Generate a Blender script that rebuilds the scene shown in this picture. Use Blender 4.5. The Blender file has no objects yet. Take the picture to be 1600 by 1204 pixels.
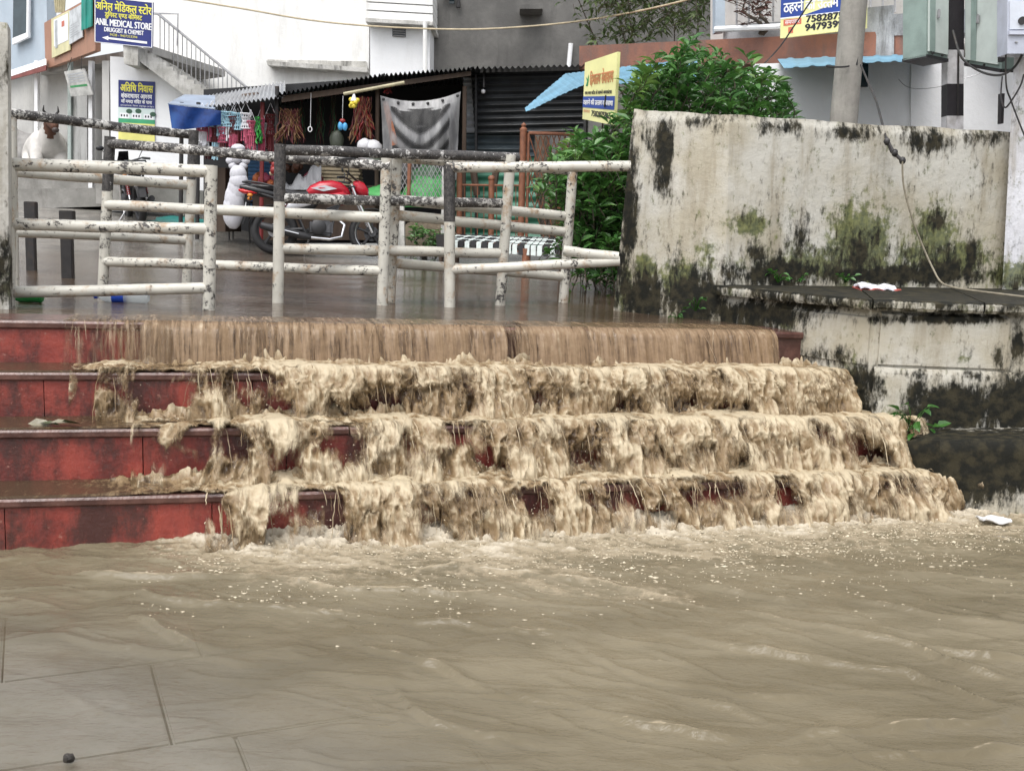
import bpy, bmesh, math, random
import numpy as np
from mathutils import Vector, Matrix
R = math.radians
rnd = random.Random(7)
nprng = np.random.default_rng(11)
scn = bpy.context.scene
COL = scn.collection

# ------------------------------------------------------------------ camera
FPX, CX, CY = 1700.0, 800.0, 602.0
EYE = Vector((0.0, 0.0, 1.408))
PITCH, ROLL = R(8.17), R(1.75)
FW = Vector((0, math.cos(PITCH), -math.sin(PITCH)))
_r0 = Vector((1, 0, 0)); _u0 = Vector((0, math.sin(PITCH), math.cos(PITCH)))
RT = _r0 * math.cos(ROLL) + _u0 * math.sin(ROLL)
UP = _u0 * math.cos(ROLL) - _r0 * math.sin(ROLL)
cam = bpy.data.cameras.new('camera'); camo = bpy.data.objects.new('camera', cam); COL.objects.link(camo)
cam.sensor_width = 36.0; cam.lens = 36.0 * FPX / 1600.0; cam.clip_end = 500; cam.clip_start = 0.05
camo.matrix_world = Matrix(((RT.x, UP.x, -FW.x, EYE.x), (RT.y, UP.y, -FW.y, EYE.y), (RT.z, UP.z, -FW.z, EYE.z), (0, 0, 0, 1)))
scn.camera = camo

# ------------------------------------------------------------------ overcast light
wd = bpy.data.worlds.new('World'); scn.world = wd; wd.use_nodes = True
wn = wd.node_tree.nodes; wl = wd.node_tree.links
SUN_EL, SUN_AZ = R(62), R(205)          # azimuth from +Y clockwise: behind the camera, a little left
sky = wn.new('ShaderNodeTexSky'); sky.sky_type = 'NISHITA'; sky.sun_disc = False
sky.sun_elevation = SUN_EL; sky.sun_rotation = SUN_AZ; sky.dust_density = 4.0; sky.ozone_density = 1.0; sky.air_density = 1.0
hsv = wn.new('ShaderNodeHueSaturation'); hsv.inputs['Saturation'].default_value = 0.22
wl.new(sky.outputs[0], hsv.inputs['Color']); wl.new(hsv.outputs[0], wn['Background'].inputs['Color'])
wn['Background'].inputs['Strength'].default_value = 0.15
sun = bpy.data.lights.new('sun', 'SUN'); suno = bpy.data.objects.new('sun', sun); COL.objects.link(suno)
sun.energy = 0.5; sun.angle = R(50); sun.color = (1.0, 0.97, 0.93)
_sd = Vector((math.sin(SUN_AZ) * math.cos(SUN_EL), math.cos(SUN_AZ) * math.cos(SUN_EL), math.sin(SUN_EL)))
suno.rotation_euler = _sd.to_track_quat('Z', 'Y').to_euler(); suno.location = (0, 0, 30)
scn.view_settings.view_transform = 'Standard'; scn.view_settings.look = 'None'
scn.view_settings.gamma = 1.0; scn.view_settings.exposure = 1.0

# ------------------------------------------------------------------ pixel -> place helpers
def ray(px, py):
    return FW + RT * ((px - CX) / FPX) - UP * ((py - CY) / FPX)
def P(px, py, Y):
    d = ray(px, py); return EYE + d * (Y / d.y)
def topx(X, Y, Z):
    dx, dy, dz = X - EYE.x, Y - EYE.y, Z - EYE.z
    a = dx * RT.x + dy * RT.y + dz * RT.z; b = dx * UP.x + dy * UP.y + dz * UP.z; c = dx * FW.x + dy * FW.y + dz * FW.z
    return CX + FPX * a / c, CY - FPX * b / c
# stair frame: u along the edges (to the right), v outward (down the stairs)
SA = R(15.3); E = Vector((math.cos(SA), math.sin(SA), 0)); N = Vector((math.sin(SA), -math.cos(SA), 0))
O = Vector((-2.55, 5.42, 0)); RISE, TREAD, TILT = 0.22, 0.305, -0.009
LV = [0.885, 0.665, 0.442, 0.196, -0.036]; POOLZ = -0.036
def UV(u, v, z): p = O + E * u + N * v; return Vector((p.x, p.y, z))
def uv_of(X, Y): dx, dy = X - O.x, Y - O.y; return dx * E.x + dy * E.y, dx * N.x + dy * N.y
def smooth(a, b, x):
    t = np.clip((np.asarray(x, float) - a) / (b - a), 0, 1); return t * t * (3 - 2 * t)
def zup(X, Y):
    u, v = uv_of(X, Y); w = -v
    return 0.885 + TILT * u + 0.013 * np.maximum(w, 0) + 0.075 * np.clip(w - 8, 0, 6) * smooth(-2.5, -5.5, X)
def G(px, py):                       # photo pixel -> point on the upper street
    d = ray(px, py); lo, hi = 3.0, 40.0
    for i in range(50):
        m = (lo + hi) / 2; p = EYE + d * (m / d.y)
        if p.z > zup(p.x, p.y): lo = m
        else: hi = m
    p = EYE + d * (lo / d.y); return Vector((p.x, p.y, float(zup(p.x, p.y))))
def u_at(px, k):                     # u of the pixel column px on stair edge k (0 = top)
    z = LV[k]; best = None
    for i in range(2000):
        u = -1.5 + i * 0.0035; q = UV(u, TREAD * k, z + TILT * u); x, y = topx(q.x, q.y, q.z)
        if best is None or abs(x - px) < best[0]: best = (abs(x - px), u)
    return best[1]

# ------------------------------------------------------------------ numpy value noise
_T = nprng.random((64, 64, 64))
def vn(x, y, z=0.0):
    x, y, z = np.broadcast_arrays(np.asarray(x, float), np.asarray(y, float), np.asarray(z, float))
    xi = np.floor(x).astype(int); yi = np.floor(y).astype(int); zi = np.floor(z).astype(int)
    fx, fy, fz = x - xi, y - yi, z - zi
    fx = fx * fx * fx * (fx * (fx * 6 - 15) + 10); fy = fy * fy * fy * (fy * (fy * 6 - 15) + 10); fz = fz * fz * (3 - 2 * fz)
    def g(a, b, c): return _T[(xi + a) & 63, (yi + b) & 63, (zi + c) & 63]
    x00 = g(0, 0, 0) * (1 - fx) + g(1, 0, 0) * fx; x10 = g(0, 1, 0) * (1 - fx) + g(1, 1, 0) * fx
    x01 = g(0, 0, 1) * (1 - fx) + g(1, 0, 1) * fx; x11 = g(0, 1, 1) * (1 - fx) + g(1, 1, 1) * fx
    a = x00 * (1 - fy) + x10 * fy; b = x01 * (1 - fy) + x11 * fy
    return (a * (1 - fz) + b * fz) * 2 - 1            # -1..1
def fbm(x, y, z=0.0, o=4):
    s = 0; a = 1.0; t = 0
    for i in range(o):
        s = s + a * vn(x * 2 ** i + 17 * i, y * 2 ** i + 5 * i, np.asarray(z) + 3.1 * i); t += a; a *= 0.5
    return s / t

# ------------------------------------------------------------------ mesh builder
class MB:
    def __init__(s): s.v = []; s.f = []
    def add(s, vs, fs):
        b = len(s.v); s.v += [tuple(q) for q in vs]; s.f += [tuple(i + b for i in f) for f in fs]; return s
    def hexa(s, b4, t4):             # bottom 4 (ccw from above), top 4
        return s.add(list(b4) + list(t4), [(3, 2, 1, 0), (4, 5, 6, 7), (0, 1, 5, 4), (1, 2, 6, 5), (2, 3, 7, 6), (3, 0, 4, 7)])
    def box(s, c, sx, sy, sz, rz=0.0, M=None):
        pts = []
        for z in (-.5, .5):
            for x, y in ((-.5, -.5), (.5, -.5), (.5, .5), (-.5, .5)):
                q = Vector((x * sx, y * sy, z * sz))
                if M: q = M @ q
                elif rz: q = Matrix.Rotation(rz, 3, 'Z') @ q
                pts.append(q + Vector(c))
        return s.hexa(pts[:4], pts[4:])
    def bbox(s, c, sx, sy, sz, bev=0.01, rz=0.0, M=None):   # chamfered box
        bm = bmesh.new(); bmesh.ops.create_cube(bm, size=1)
        for v in bm.verts: v.co = Vector((v.co.x * sx, v.co.y * sy, v.co.z * sz))
        bmesh.ops.bevel(bm, geom=bm.edges[:], offset=min(bev, .45 * min(sx, sy, sz)), segments=2, affect='EDGES')
        M3 = M if M else Matrix.Rotation(rz, 3, 'Z')
        bm.verts.index_update(); s.add([M3 @ v.co + Vector(c) for v in bm.verts], [[v.index for v in f.verts] for f in bm.faces]); bm.free(); return s
    def tube(s, pts, r, n=8, cap=True, close=False):
        pts = [Vector(p) for p in pts]; m = len(pts); rr = r if isinstance(r, (list, tuple)) else [r] * m
        T = []
        for i in range(m):
            if close: t = pts[(i + 1) % m] - pts[i - 1]
            else: t = pts[min(i + 1, m - 1)] - pts[max(i - 1, 0)]
            T.append(t.normalized() if t.length > 1e-9 else Vector((0, 0, 1)))
        a = Vector((0, 0, 1)) if abs(T[0].z) < .9 else Vector((1, 0, 0))
        nrm = (a - T[0] * a.dot(T[0])).normalized(); vs = []
        for i in range(m):
            nrm = nrm - T[i] * nrm.dot(T[i])
            nrm = nrm.normalized() if nrm.length > 1e-6 else T[i].orthogonal().normalized()
            b = T[i].cross(nrm)
            for k in range(n):
                an = 2 * math.pi * k / n; vs.append(pts[i] + (nrm * math.cos(an) + b * math.sin(an)) * rr[i])
        fs = []
        for i in range(m if close else m - 1):
            j = (i + 1) % m
            for k in range(n): fs.append((i * n + k, i * n + (k + 1) % n, j * n + (k + 1) % n, j * n + k))
        if cap and not close:
            fs.append(tuple(reversed(range(n)))); fs.append(tuple(range((m - 1) * n, m * n)))
        return s.add(vs, fs)
    def lathe(s, prof, n=16, M=None, c=(0, 0, 0)):          # prof: (r,z)
        vs = []; fs = []
        for (r, z) in prof:
            for k in range(n):
                an = 2 * math.pi * k / n; q = Vector((r * math.cos(an), r * math.sin(an), z)); q = M @ q if M else q; vs.append(q + Vector(c))
        for i in range(len(prof) - 1):
            for k in range(n): fs.append((i * n + k, i * n + (k + 1) % n, (i + 1) * n + (k + 1) % n, (i + 1) * n + k))
        fs.append(tuple(reversed(range(n)))); fs.append(tuple(range((len(prof) - 1) * n, len(prof) * n)))
        return s.add(vs, fs)
    def ball(s, c, rx, ry=None, rz=None, n=10, m=7, jit=0.0, M=None):
        ry = ry or rx; rz = rz or rx; vs = []; fs = []; c = Vector(c)
        def put(q):
            q = q * (1 + jit * (rnd.random() - .5)); q = Vector((q.x * rx, q.y * ry, q.z * rz)); vs.append((M @ q if M else q) + c)
        put(Vector((0, 0, -1)))
        for i in range(1, m):
            th = -math.pi / 2 + math.pi * i / m
            for k in range(n):
                ph = 2 * math.pi * k / n; put(Vector((math.cos(th) * math.cos(ph), math.cos(th) * math.sin(ph), math.sin(th))))
        put(Vector((0, 0, 1))); L = len(vs) - 1
        for k in range(n):
            fs.append((0, 1 + (k + 1) % n, 1 + k)); fs.append((L, 1 + (m - 2) * n + k, 1 + (m - 2) * n + (k + 1) % n))
        for i in range(m - 2):
            for k in range(n):
                a = 1 + i * n + k; b = 1 + i * n + (k + 1) % n; fs.append((a, b, b + n, a + n))
        return s.add(vs, fs)
    def prism(s, poly, ext):         # poly: list of Vector (planar), ext: Vector
        n = len(poly); a = [Vector(p) for p in poly]; b = [p + Vector(ext) for p in a]
        return s.add(a + b, [tuple(reversed(range(n))), tuple(range(n, 2 * n))] + [(i, (i + 1) % n, n + (i + 1) % n, n + i) for i in range(n)])
    def sheet(s, rows, thick=None):  # rows: list of lists of Vector; thick: Vector offset for the back side
        nr, nc = len(rows), len(rows[0]); vs = [q for r in rows for q in r]
        fs = [(i * nc + j, i * nc + j + 1, (i + 1) * nc + j + 1, (i + 1) * nc + j) for i in range(nr - 1) for j in range(nc - 1)]
        if thick is not None:
            b = len(vs); t = Vector(thick); vs = vs + [Vector(q) + t for q in vs]; fs = fs + [tuple(b + i for i in reversed(f)) for f in fs]
            ring = [j for j in range(nc)] + [i * nc + nc - 1 for i in range(1, nr)] + [(nr - 1) * nc + j for j in range(nc - 2, -1, -1)] + [i * nc for i in range(nr - 2, 0, -1)]
            for i in range(len(ring)):
                a, c = ring[i], ring[(i + 1) % len(ring)]; fs.append((c, a, a + b, c + b))
        return s.add(vs, fs)
    def build(s, name, mat, parent=None, flat=False, base=None):
        return link_mesh(name, s.v, s.f, mat, parent, flat, base)

def root_loc(o):
    while o.parent: o = o.parent
    return o.location
def link_mesh(name, vs, fs, mat, parent=None, flat=False, base=None):
    me = bpy.data.meshes.new(name)
    if isinstance(vs, np.ndarray): arr = vs.astype(float)
    else: arr = np.array([tuple(q) for q in vs], float)
    if parent is not None: off = np.array(root_loc(parent))
    elif base is not None: off = np.array(base, float)
    else: off = np.array([(arr[:, 0].min() + arr[:, 0].max()) / 2, (arr[:, 1].min() + arr[:, 1].max()) / 2, arr[:, 2].min()])
    arr = arr - off
    if isinstance(fs, np.ndarray):
        nq, k = fs.shape
        me.vertices.add(len(arr)); me.vertices.foreach_set('co', arr.astype(np.float32).ravel())
        me.loops.add(nq * k); me.loops.foreach_set('vertex_index', fs.astype(np.int32).ravel())
        me.polygons.add(nq); me.polygons.foreach_set('loop_start', np.arange(0, nq * k, k, dtype=np.int32))
        me.update(calc_edges=True)
    else:
        me.from_pydata([tuple(q) for q in arr], [], [tuple(f) for f in fs])
    if not flat:
        me.polygons.foreach_set('use_smooth', np.ones(len(me.polygons), bool))
        try: me.set_sharp_from_angle(angle=R(40))
        except Exception: pass
    me.update()
    if mat: me.materials.append(mat)
    o = bpy.data.objects.new(name, me); COL.objects.link(o)
    if parent is not None: o.parent = parent
    else: o.location = off
    return o
def tag(o, label=None, cat=None, group=None, kind=None):
    if label: o['label'] = label
    if cat: o['category'] = cat
    if group: o['group'] = group
    if kind: o['kind'] = kind
    return o
def thing(name, loc, label, cat, group=None):
    o = bpy.data.objects.new(name, None); o.empty_display_size = .1; COL.objects.link(o); o.location = loc
    return tag(o, label, cat, group)
def attr(o, name, vals):
    a = o.data.attributes.new(name, 'FLOAT', 'POINT'); a.data.foreach_set('value', np.asarray(vals, np.float32).ravel())
def grid_faces(nr, nc):
    i, j = np.meshgrid(np.arange(nr - 1), np.arange(nc - 1), indexing='ij'); a = (i * nc + j).ravel()
    return np.stack([a, a + 1, a + nc + 1, a + nc], 1)
def poly_arc(c, r, a0, a1, n, ax, ay):
    return [Vector(c) + Vector(ax) * (r * math.cos(R(a0 + (a1 - a0) * i / n))) + Vector(ay) * (r * math.sin(R(a0 + (a1 - a0) * i / n))) for i in range(n + 1)]

# ------------------------------------------------------------------ materials
class NT:
    def __init__(s, name):
        s.m = bpy.data.materials.new(name); s.m.use_nodes = True; s.t = s.m.node_tree; s.b = s.t.nodes['Principled BSDF']; s.out = s.t.nodes['Material Output']
        s._pos = None
    def n(s, typ, **kw):
        q = s.t.nodes.new('ShaderNode' + typ)
        for k, v in kw.items(): setattr(q, k, v)
        return q
    def l(s, a, b): s.t.links.new(a, b)
    def set(s, sock, v):
        if hasattr(v, 'links') or hasattr(v, 'is_linked'): s.l(v, sock)
        elif isinstance(v, (tuple, list)) and len(v) == 3 and sock.type == 'RGBA': sock.default_value = (*v, 1)
        else: sock.default_value = v
    def pos(s, kind='Position'):
        if kind == 'Object':
            return s.n('TexCoord').outputs['Object']
        if s._pos is None: s._pos = s.n('NewGeometry').outputs['Position']
        return s._pos
    def noise(s, scale=5, detail=4, rough=.55, vec=None, stretch=None, dist=0.0, off=0.0):
        v = vec or s.pos()
        if stretch or off:
            mp = s.n('Mapping'); s.l(v, mp.inputs['Vector']); mp.inputs['Scale'].default_value = stretch or (1, 1, 1); mp.inputs['Location'].default_value = (off, off * .7, off * 1.3); v = mp.outputs[0]
        q = s.n('TexNoise'); s.l(v, q.inputs['Vector']); q.inputs['Scale'].default_value = scale; q.inputs['Detail'].default_value = detail; q.inputs['Roughness'].default_value = rough; q.inputs['Distortion'].default_value = dist
        return q.outputs['Fac']
    def ramp(s, fac, a, b, c0=0.0, c1=1.0):
        q = s.n('MapRange', interpolation_type='SMOOTHSTEP'); s.set(q.inputs['Value'], fac)
        q.inputs['From Min'].default_value = a; q.inputs['From Max'].default_value = b; q.inputs['To Min'].default_value = c0; q.inputs['To Max'].default_value = c1
        return q.outputs['Result']
    def math(s, op, a, b=0.0):
        q = s.n('Math', operation=op); s.set(q.inputs[0], a); s.set(q.inputs[1], b); return q.outputs[0]
    def mix(s, f, a, b):
        q = s.n('Mix', data_type='RGBA'); s.set(q.inputs['Factor'], f); s.set(q.inputs[6], a); s.set(q.inputs[7], b); return q.outputs[2]
    def at(s, name): return s.n('Attribute', attribute_name=name).outputs['Fac']
    def bump(s, h, strength=.3, dist=.02):
        q = s.n('Bump'); s.l(h, q.inputs['Height']); q.inputs['Strength'].default_value = strength; q.inputs['Distance'].default_value = dist; s.l(q.outputs[0], s.b.inputs['Normal'])
    def col(s, c): s.set(s.b.inputs['Base Color'], c)
    def p(s, **kw):
        for k, v in kw.items(): s.set(s.b.inputs[k.replace('_', ' ')], v)
        return s
def mul(c, k): return tuple(x * k for x in c)
_mc = {}
def simple(name, c, rough=.6, var=.2, scale=6, metal=0.0, dirt=None, dirtamt=.35, bump=.12, stretch=None, spec=.5, trans=None):
    """painted / plastic / cloth surface with uneven tone and dirt"""
    if name in _mc: return _mc[name]
    m = NT(name); a = m.noise(scale, 5, .6, stretch=stretch)
    c1 = m.mix(m.ramp(a, .3, .7), mul(c, 1 - var), mul(c, 1 + var * .6))
    if dirt:
        d = m.noise(scale * .45, 8, .7, stretch=stretch, off=3.7)
        c1 = m.mix(m.math('MULTIPLY', m.ramp(d, .5, .72), dirtamt), c1, dirt)
    m.col(c1); m.p(Roughness=rough, Metallic=metal, Specular_IOR_Level=spec)
    if bump: m.bump(m.noise(scale * 9, 3, .6), bump, .01)
    if trans:
        m.p(Transmission_Weight=trans)
    _mc[name] = m.m; return m.m
# ================================================================== materials of the setting
def mat_wall(name, cream=(.41, .375, .295), pale=(.50, .485, .435)):
    m = NT(name)
    big = m.noise(2.2, 5, .6); st = m.noise(7, 6, .65, stretch=(1, 1, .16), off=2.0); fine = m.noise(34, 6, .7, stretch=(1, 1, .45)); mid = m.noise(9, 8, .72, stretch=(1, 1, .55), off=5.0)
    c = m.mix(m.ramp(big, .35, .65), cream, pale)
    c = m.mix(m.math('MULTIPLY', m.ramp(st, .45, .70), .62), c, (.27, .232, .165))
    c = m.mix(m.math('MULTIPLY', m.ramp(fine, .58, .7), .5), c, (.26, .23, .17))
    drip = m.noise(15, 6, .7, stretch=(1, 1, .10), off=7.0)
    n2 = m.math('ADD', m.math('ADD', m.math('MULTIPLY', mid, .45), m.math('MULTIPLY', fine, .30)), m.math('MULTIPLY', drip, .25))
    n3 = m.math('ADD', m.math('MULTIPLY', m.math('SUBTRACT', n2, .5), 2.6), .5)
    dk = m.ramp(m.math('ADD', n3, m.math('MULTIPLY', m.at('dark'), .52)), .58, .92)
    mn = m.math('ADD', m.math('MULTIPLY', m.math('SUBTRACT', m.math('ADD', m.math('MULTIPLY', m.noise(12, 7, .7, off=9.0), .6), m.math('MULTIPLY', fine, .4)), .5), 2.4), .5)
    ms = m.ramp(m.math('ADD', mn, m.math('MULTIPLY', m.at('moss'), .80)), .58, .95)
    dcol = m.mix(m.ramp(m.noise(16, 4), .4, .65), (.009, .009, .006), (.034, .029, .016))
    mcol = m.mix(m.ramp(m.noise(25, 4), .35, .65), (.040, .058, .010), (.13, .145, .035))
    c = m.mix(m.math('MULTIPLY', ms, .85), c, mcol)
    c = m.mix(dk, c, dcol)
    m.col(c); m.p(Roughness=.75, Specular_IOR_Level=.25)
    m.bump(m.math('ADD', m.math('MULTIPLY', m.noise(18, 6, .65), 1.0), m.math('MULTIPLY', n2, .5)), .45, .02)
    return m.m
M_WALL = mat_wall('stained_limewash')
def mat_red():
    m = NT('red_painted_stone')
    a = m.noise(5, 6, .65); s = m.noise(16, 5, .6, stretch=(1, 1, .25), off=1.5); d = m.noise(3.2, 6, .7, stretch=(1, 1, .5), off=4)
    c = m.mix(m.ramp(a, .35, .65), (.19, .034, .028), (.31, .060, .044))
    c = m.mix(m.math('MULTIPLY', m.ramp(s, .52, .7), .6), c, (.16, .035, .03))
    c = m.mix(m.math('MULTIPLY', m.ramp(d, .42, .60), .88), c, (.045, .023, .020))
    c = m.mix(m.math('MULTIPLY', m.ramp(m.noise(26, 7, .75), .60, .68), .5), c, (.42, .22, .17))
    m.col(c); m.p(Roughness=m.ramp(s, .3, .7, .22, .45)); m.bump(m.noise(40, 5, .65), .35, .01); return m.m
M_RED = mat_red()
def mat_nosing():
    m = NT('wet_dark_tread')
    a = m.noise(7, 6, .65); c = m.mix(m.ramp(a, .35, .65), (.075, .036, .03), (.15, .075, .06)); m.col(c); m.p(Roughness=.22); m.bump(m.noise(45, 4), .3, .01); return m.m
M_NOSE = mat_nosing()
def mat_conc(name, a=(.30, .29, .27), b=(.16, .155, .145), rough=.7, stain=(.05, .05, .045), sa=.6, scale=3.0):
    if name in _mc: return _mc[name]
    m = NT(name); f = m.ramp(m.noise(scale, 7, .65), .35, .68); c = m.mix(f, b, a)
    c = m.mix(m.math('MULTIPLY', m.ramp(m.noise(scale * 1.7, 8, .7, stretch=(1, 1, .22), off=4), .48, .7), sa), c, stain)
    c = m.mix(m.math('MULTIPLY', m.ramp(m.noise(scale * 14, 6, .7), .56, .68), .35), c, mul(stain, 1.5))
    m.col(c); m.p(Roughness=rough); m.bump(m.noise(scale * 12, 6, .65), .4, .015); _mc[name] = m.m; return m.m
def mat_street():
    m = NT('wet_street'); p = m.pos()
    sep = m.n('SeparateXYZ'); m.l(p, sep.inputs[0])
    far = m.ramp(m.math('ADD', sep.outputs[1], m.math('MULTIPLY', m.noise(.35, 4), 6)), 13, 19)
    c = m.mix(m.ramp(m.noise(1.3, 6, .6, stretch=(.5, 1.6, 1)), .35, .65), (.060, .040, .026), (.105, .074, .050))
    c2 = m.mix(m.ramp(m.noise(1.1, 7, .65, off=3), .4, .6), (.13, .12, .105), (.27, .25, .22))
    m.col(m.mix(far, c, c2)); m.p(Roughness=m.ramp(m.noise(.8, 5, .6, off=6), .42, .62, .03, .12), IOR=1.36)
    h = m.math('ADD', m.math('MULTIPLY', m.noise(7, 4, .6, stretch=(.45, 1.9, 1)), 1.0), m.math('MULTIPLY', m.noise(40, 3, .6, stretch=(.6, 1.4, 1)), .16))
    m.bump(h, .48, .035); return m.m
M_STREET = mat_street()
def mat_fall(name, brown, tan, cream, rough0=.14, soft=.75, gain=1.0, warp=.09, sy=1.0):
    """muddy falling water: brown sheet, tan aerated water, cream froth (foam), torn into threads where the sheet is thin (cover)"""
    m = NT(name); f = m.at('foam'); fl_ = m.n('Attribute', attribute_name='flow').outputs['Vector']
    w = m.n('TexNoise'); m.l(fl_, w.inputs['Vector']); w.inputs['Scale'].default_value = 9; w.inputs['Detail'].default_value = 3
    wv = m.n('VectorMath', operation='MULTIPLY_ADD'); m.l(w.outputs['Color'], wv.inputs[0]); wv.inputs[1].default_value = (warp, .10, 0); m.l(fl_, wv.inputs[2]); F = wv.outputs[0]
    st = m.noise(10, 4, .65, vec=F, stretch=(3.4, .9 * sy, 1)); st2 = m.noise(10, 3, .6, vec=F, stretch=(8.5, 2.2 * sy, 1), off=3); cl = m.noise(24, 5, .68, off=2.5)
    k = m.math('ADD', m.math('MULTIPLY', m.math('SUBTRACT', st, .5), 1.0 * gain), m.math('MULTIPLY', m.math('SUBTRACT', st2, .5), .55 * gain))
    g = m.math('ADD', m.math('ADD', f, k), m.math('MULTIPLY', m.math('SUBTRACT', cl, .5), .8))
    c = m.mix(m.ramp(g, .0, .5), brown, tan); c = m.mix(m.ramp(g, .5, 1.05), c, cream)
    m.col(c); m.p(Roughness=m.ramp(g, .1, .8, rough0, .42), IOR=1.33)
    m.bump(m.math('ADD', m.math('MULTIPLY', st, 1.0), m.math('ADD', m.math('MULTIPLY', st2, .6), m.math('MULTIPLY', m.noise(70, 4, .7), .5))), .26, .014)
    al = m.ramp(m.math('ADD', m.at('cover'), m.math('MULTIPLY', k, 1.25)), 0.0, soft)
    tr = m.n('BsdfTransparent'); mx = m.n('MixShader'); m.l(al, mx.inputs[0]); m.l(tr.outputs[0], mx.inputs[1]); m.l(m.b.outputs[0], mx.inputs[2]); m.l(mx.outputs[0], m.out.inputs['Surface'])
    return m.m
BROWN, TAN, CREAM = (.058, .036, .020), (.225, .158, .088), (.46, .385, .265)
M_FALL = mat_fall('muddy_froth', BROWN, TAN, CREAM)
M_SHEET = mat_fall('muddy_sheet', (.105, .066, .038), (.215, .145, .085), (.46, .375, .265), .10, .6, 1.1, .012, .30)
def mat_pool():
    m = NT('muddy_pool'); f = m.at('foam'); mud = m.at('mud')
    sp = m.math('ADD', m.math('MULTIPLY', m.noise(55, 5, .72), .55), m.math('MULTIPLY', m.noise(22, 5, .7, stretch=(.55, 1.8, 1), off=2), .45)); g = m.math('ADD', f, m.math('MULTIPLY', m.math('SUBTRACT', sp, .5), .95))
    a = m.noise(1.6, 6, .6, stretch=(.7, 1.4, 1)); c = m.mix(m.ramp(a, .35, .65), (.128, .106, .066), (.178, .150, .098))
    c = m.mix(m.ramp(g, .32, .62), c, (.27, .222, .15)); c = m.mix(m.ramp(g, .62, 1.05), c, (.46, .405, .315))
    m.col(c); m.p(Roughness=m.ramp(g, .3, .8, .06, .45), IOR=1.33)
    h = m.math('ADD', m.math('MULTIPLY', m.noise(30, 3, .55, stretch=(.6, 1.5, 1), dist=.6), 1.0), m.math('MULTIPLY', m.noise(95, 3, .6, stretch=(.6, 1.4, 1)), .35)); m.bump(h, .34, .016)
    tr = m.n('BsdfTransparent'); tr.inputs[0].default_value = (.95, .945, .93, 1)
    gl = m.n('BsdfGlossy'); gl.inputs['Roughness'].default_value = .05; m.l(m.b.inputs['Normal'].links[0].from_socket, gl.inputs['Normal'])
    fr = m.n('Fresnel'); fr.inputs[0].default_value = 1.33; m.l(m.b.inputs['Normal'].links[0].from_socket, fr.inputs['Normal'])
    m1 = m.n('MixShader'); m.l(fr.outputs[0], m1.inputs[0]); m.l(tr.outputs[0], m1.inputs[1]); m.l(gl.outputs[0], m1.inputs[2])
    m2 = m.n('MixShader'); m.l(m.math('MAXIMUM', mud, m.ramp(g, .35, .7)), m2.inputs[0]); m.l(m1.outputs[0], m2.inputs[1]); m.l(m.b.outputs[0], m2.inputs[2])
    m.l(m2.outputs[0], m.out.inputs['Surface']); return m.m
M_POOL = mat_pool()

# ================================================================== ground and paving
def hz(k, u): return LV[k] + TILT * u
g = MB(); g.sheet([[Vector((-60, -40, -.12)), Vector((60, -40, -.12))], [Vector((-60, 60, -.12)), Vector((60, 60, -.12))]])
tag(g.build('ground', mat_conc('river_bed', (.16, .12, .08), (.10, .075, .05), .8)), kind='structure')
pv = thing('pavement', (-.8, 3.2, -.105), None, None); pv['kind'] = 'structure'
M_PAVE = [mat_conc('paving_a', (.50, .49, .46), (.40, .395, .37), .6, (.26, .22, .16), .4, 2.5), mat_conc('paving_b', (.46, .455, .425), (.37, .365, .34), .6, (.24, .2, .15), .4, 3.1), mat_conc('paving_c', (.53, .52, .49), (.43, .425, .40), .6, (.26, .22, .17), .35, 2.1)]
pa = R(24); sl = .62
for i in range(-5, 4):
    for j in range(-4, 4):
        c = Vector((-.93, 2.9, -.084)) + Matrix.Rotation(pa, 3, 'Z') @ Vector(((i + .5) * sl + (.17 if j % 2 else 0), (j + .5) * sl, 0))
        if c.y < 1.9 or c.y > 4.25 - .35 * (c.x + 1) or c.x > 1.0 or c.x < -3.3: continue
        MB().bbox(c + Vector((0, 0, rnd.uniform(-.004, .004))), sl - .007, sl - .007, .04, .006, pa).build('paving_slab', rnd.choice(M_PAVE), pv)

# upper street, one sheet far past the buildings
us = np.concatenate([np.linspace(-14, -3, 23), np.linspace(-2.5, 6, 35), np.linspace(7, 22, 16)]); ws = np.concatenate([np.linspace(.02, 6, 31), np.linspace(6.5, 16, 26), np.linspace(17, 45, 15)])
UU, WW = np.meshgrid(us, ws); X = O.x + E.x * UU - N.x * WW; Y = O.y + E.y * UU - N.y * WW
V = np.stack([X.ravel(), Y.ravel(), np.array(zup(X, Y)).ravel() - .012 - .02 * smooth(.3, 0, WW).ravel()], 1)
tag(link_mesh('street', V, grid_faces(len(ws), len(us)), M_STREET), kind='structure')
# earth body under the street
e = MB(); f0 = [UV(-14, -.05, -.2), UV(4.4, -.05, -.2), UV(3.6, -.9, -.2), UV(22, -2.5, -.2), UV(22, -40, -.2), UV(-14, -40, -.2)]
e.prism(list(reversed(f0)), (0, 0, .0)) if False else None
g = MB(); g.sheet([[UV(-14, -.04, .84), UV(4.5, -.04, .80)], [UV(-14, -.04, -.2), UV(4.5, -.04, -.2)]], N * -.1)
tag(g.build('terrain', mat_conc('earth', (.12, .08, .06), (.07, .05, .04))), kind='structure')

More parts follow.
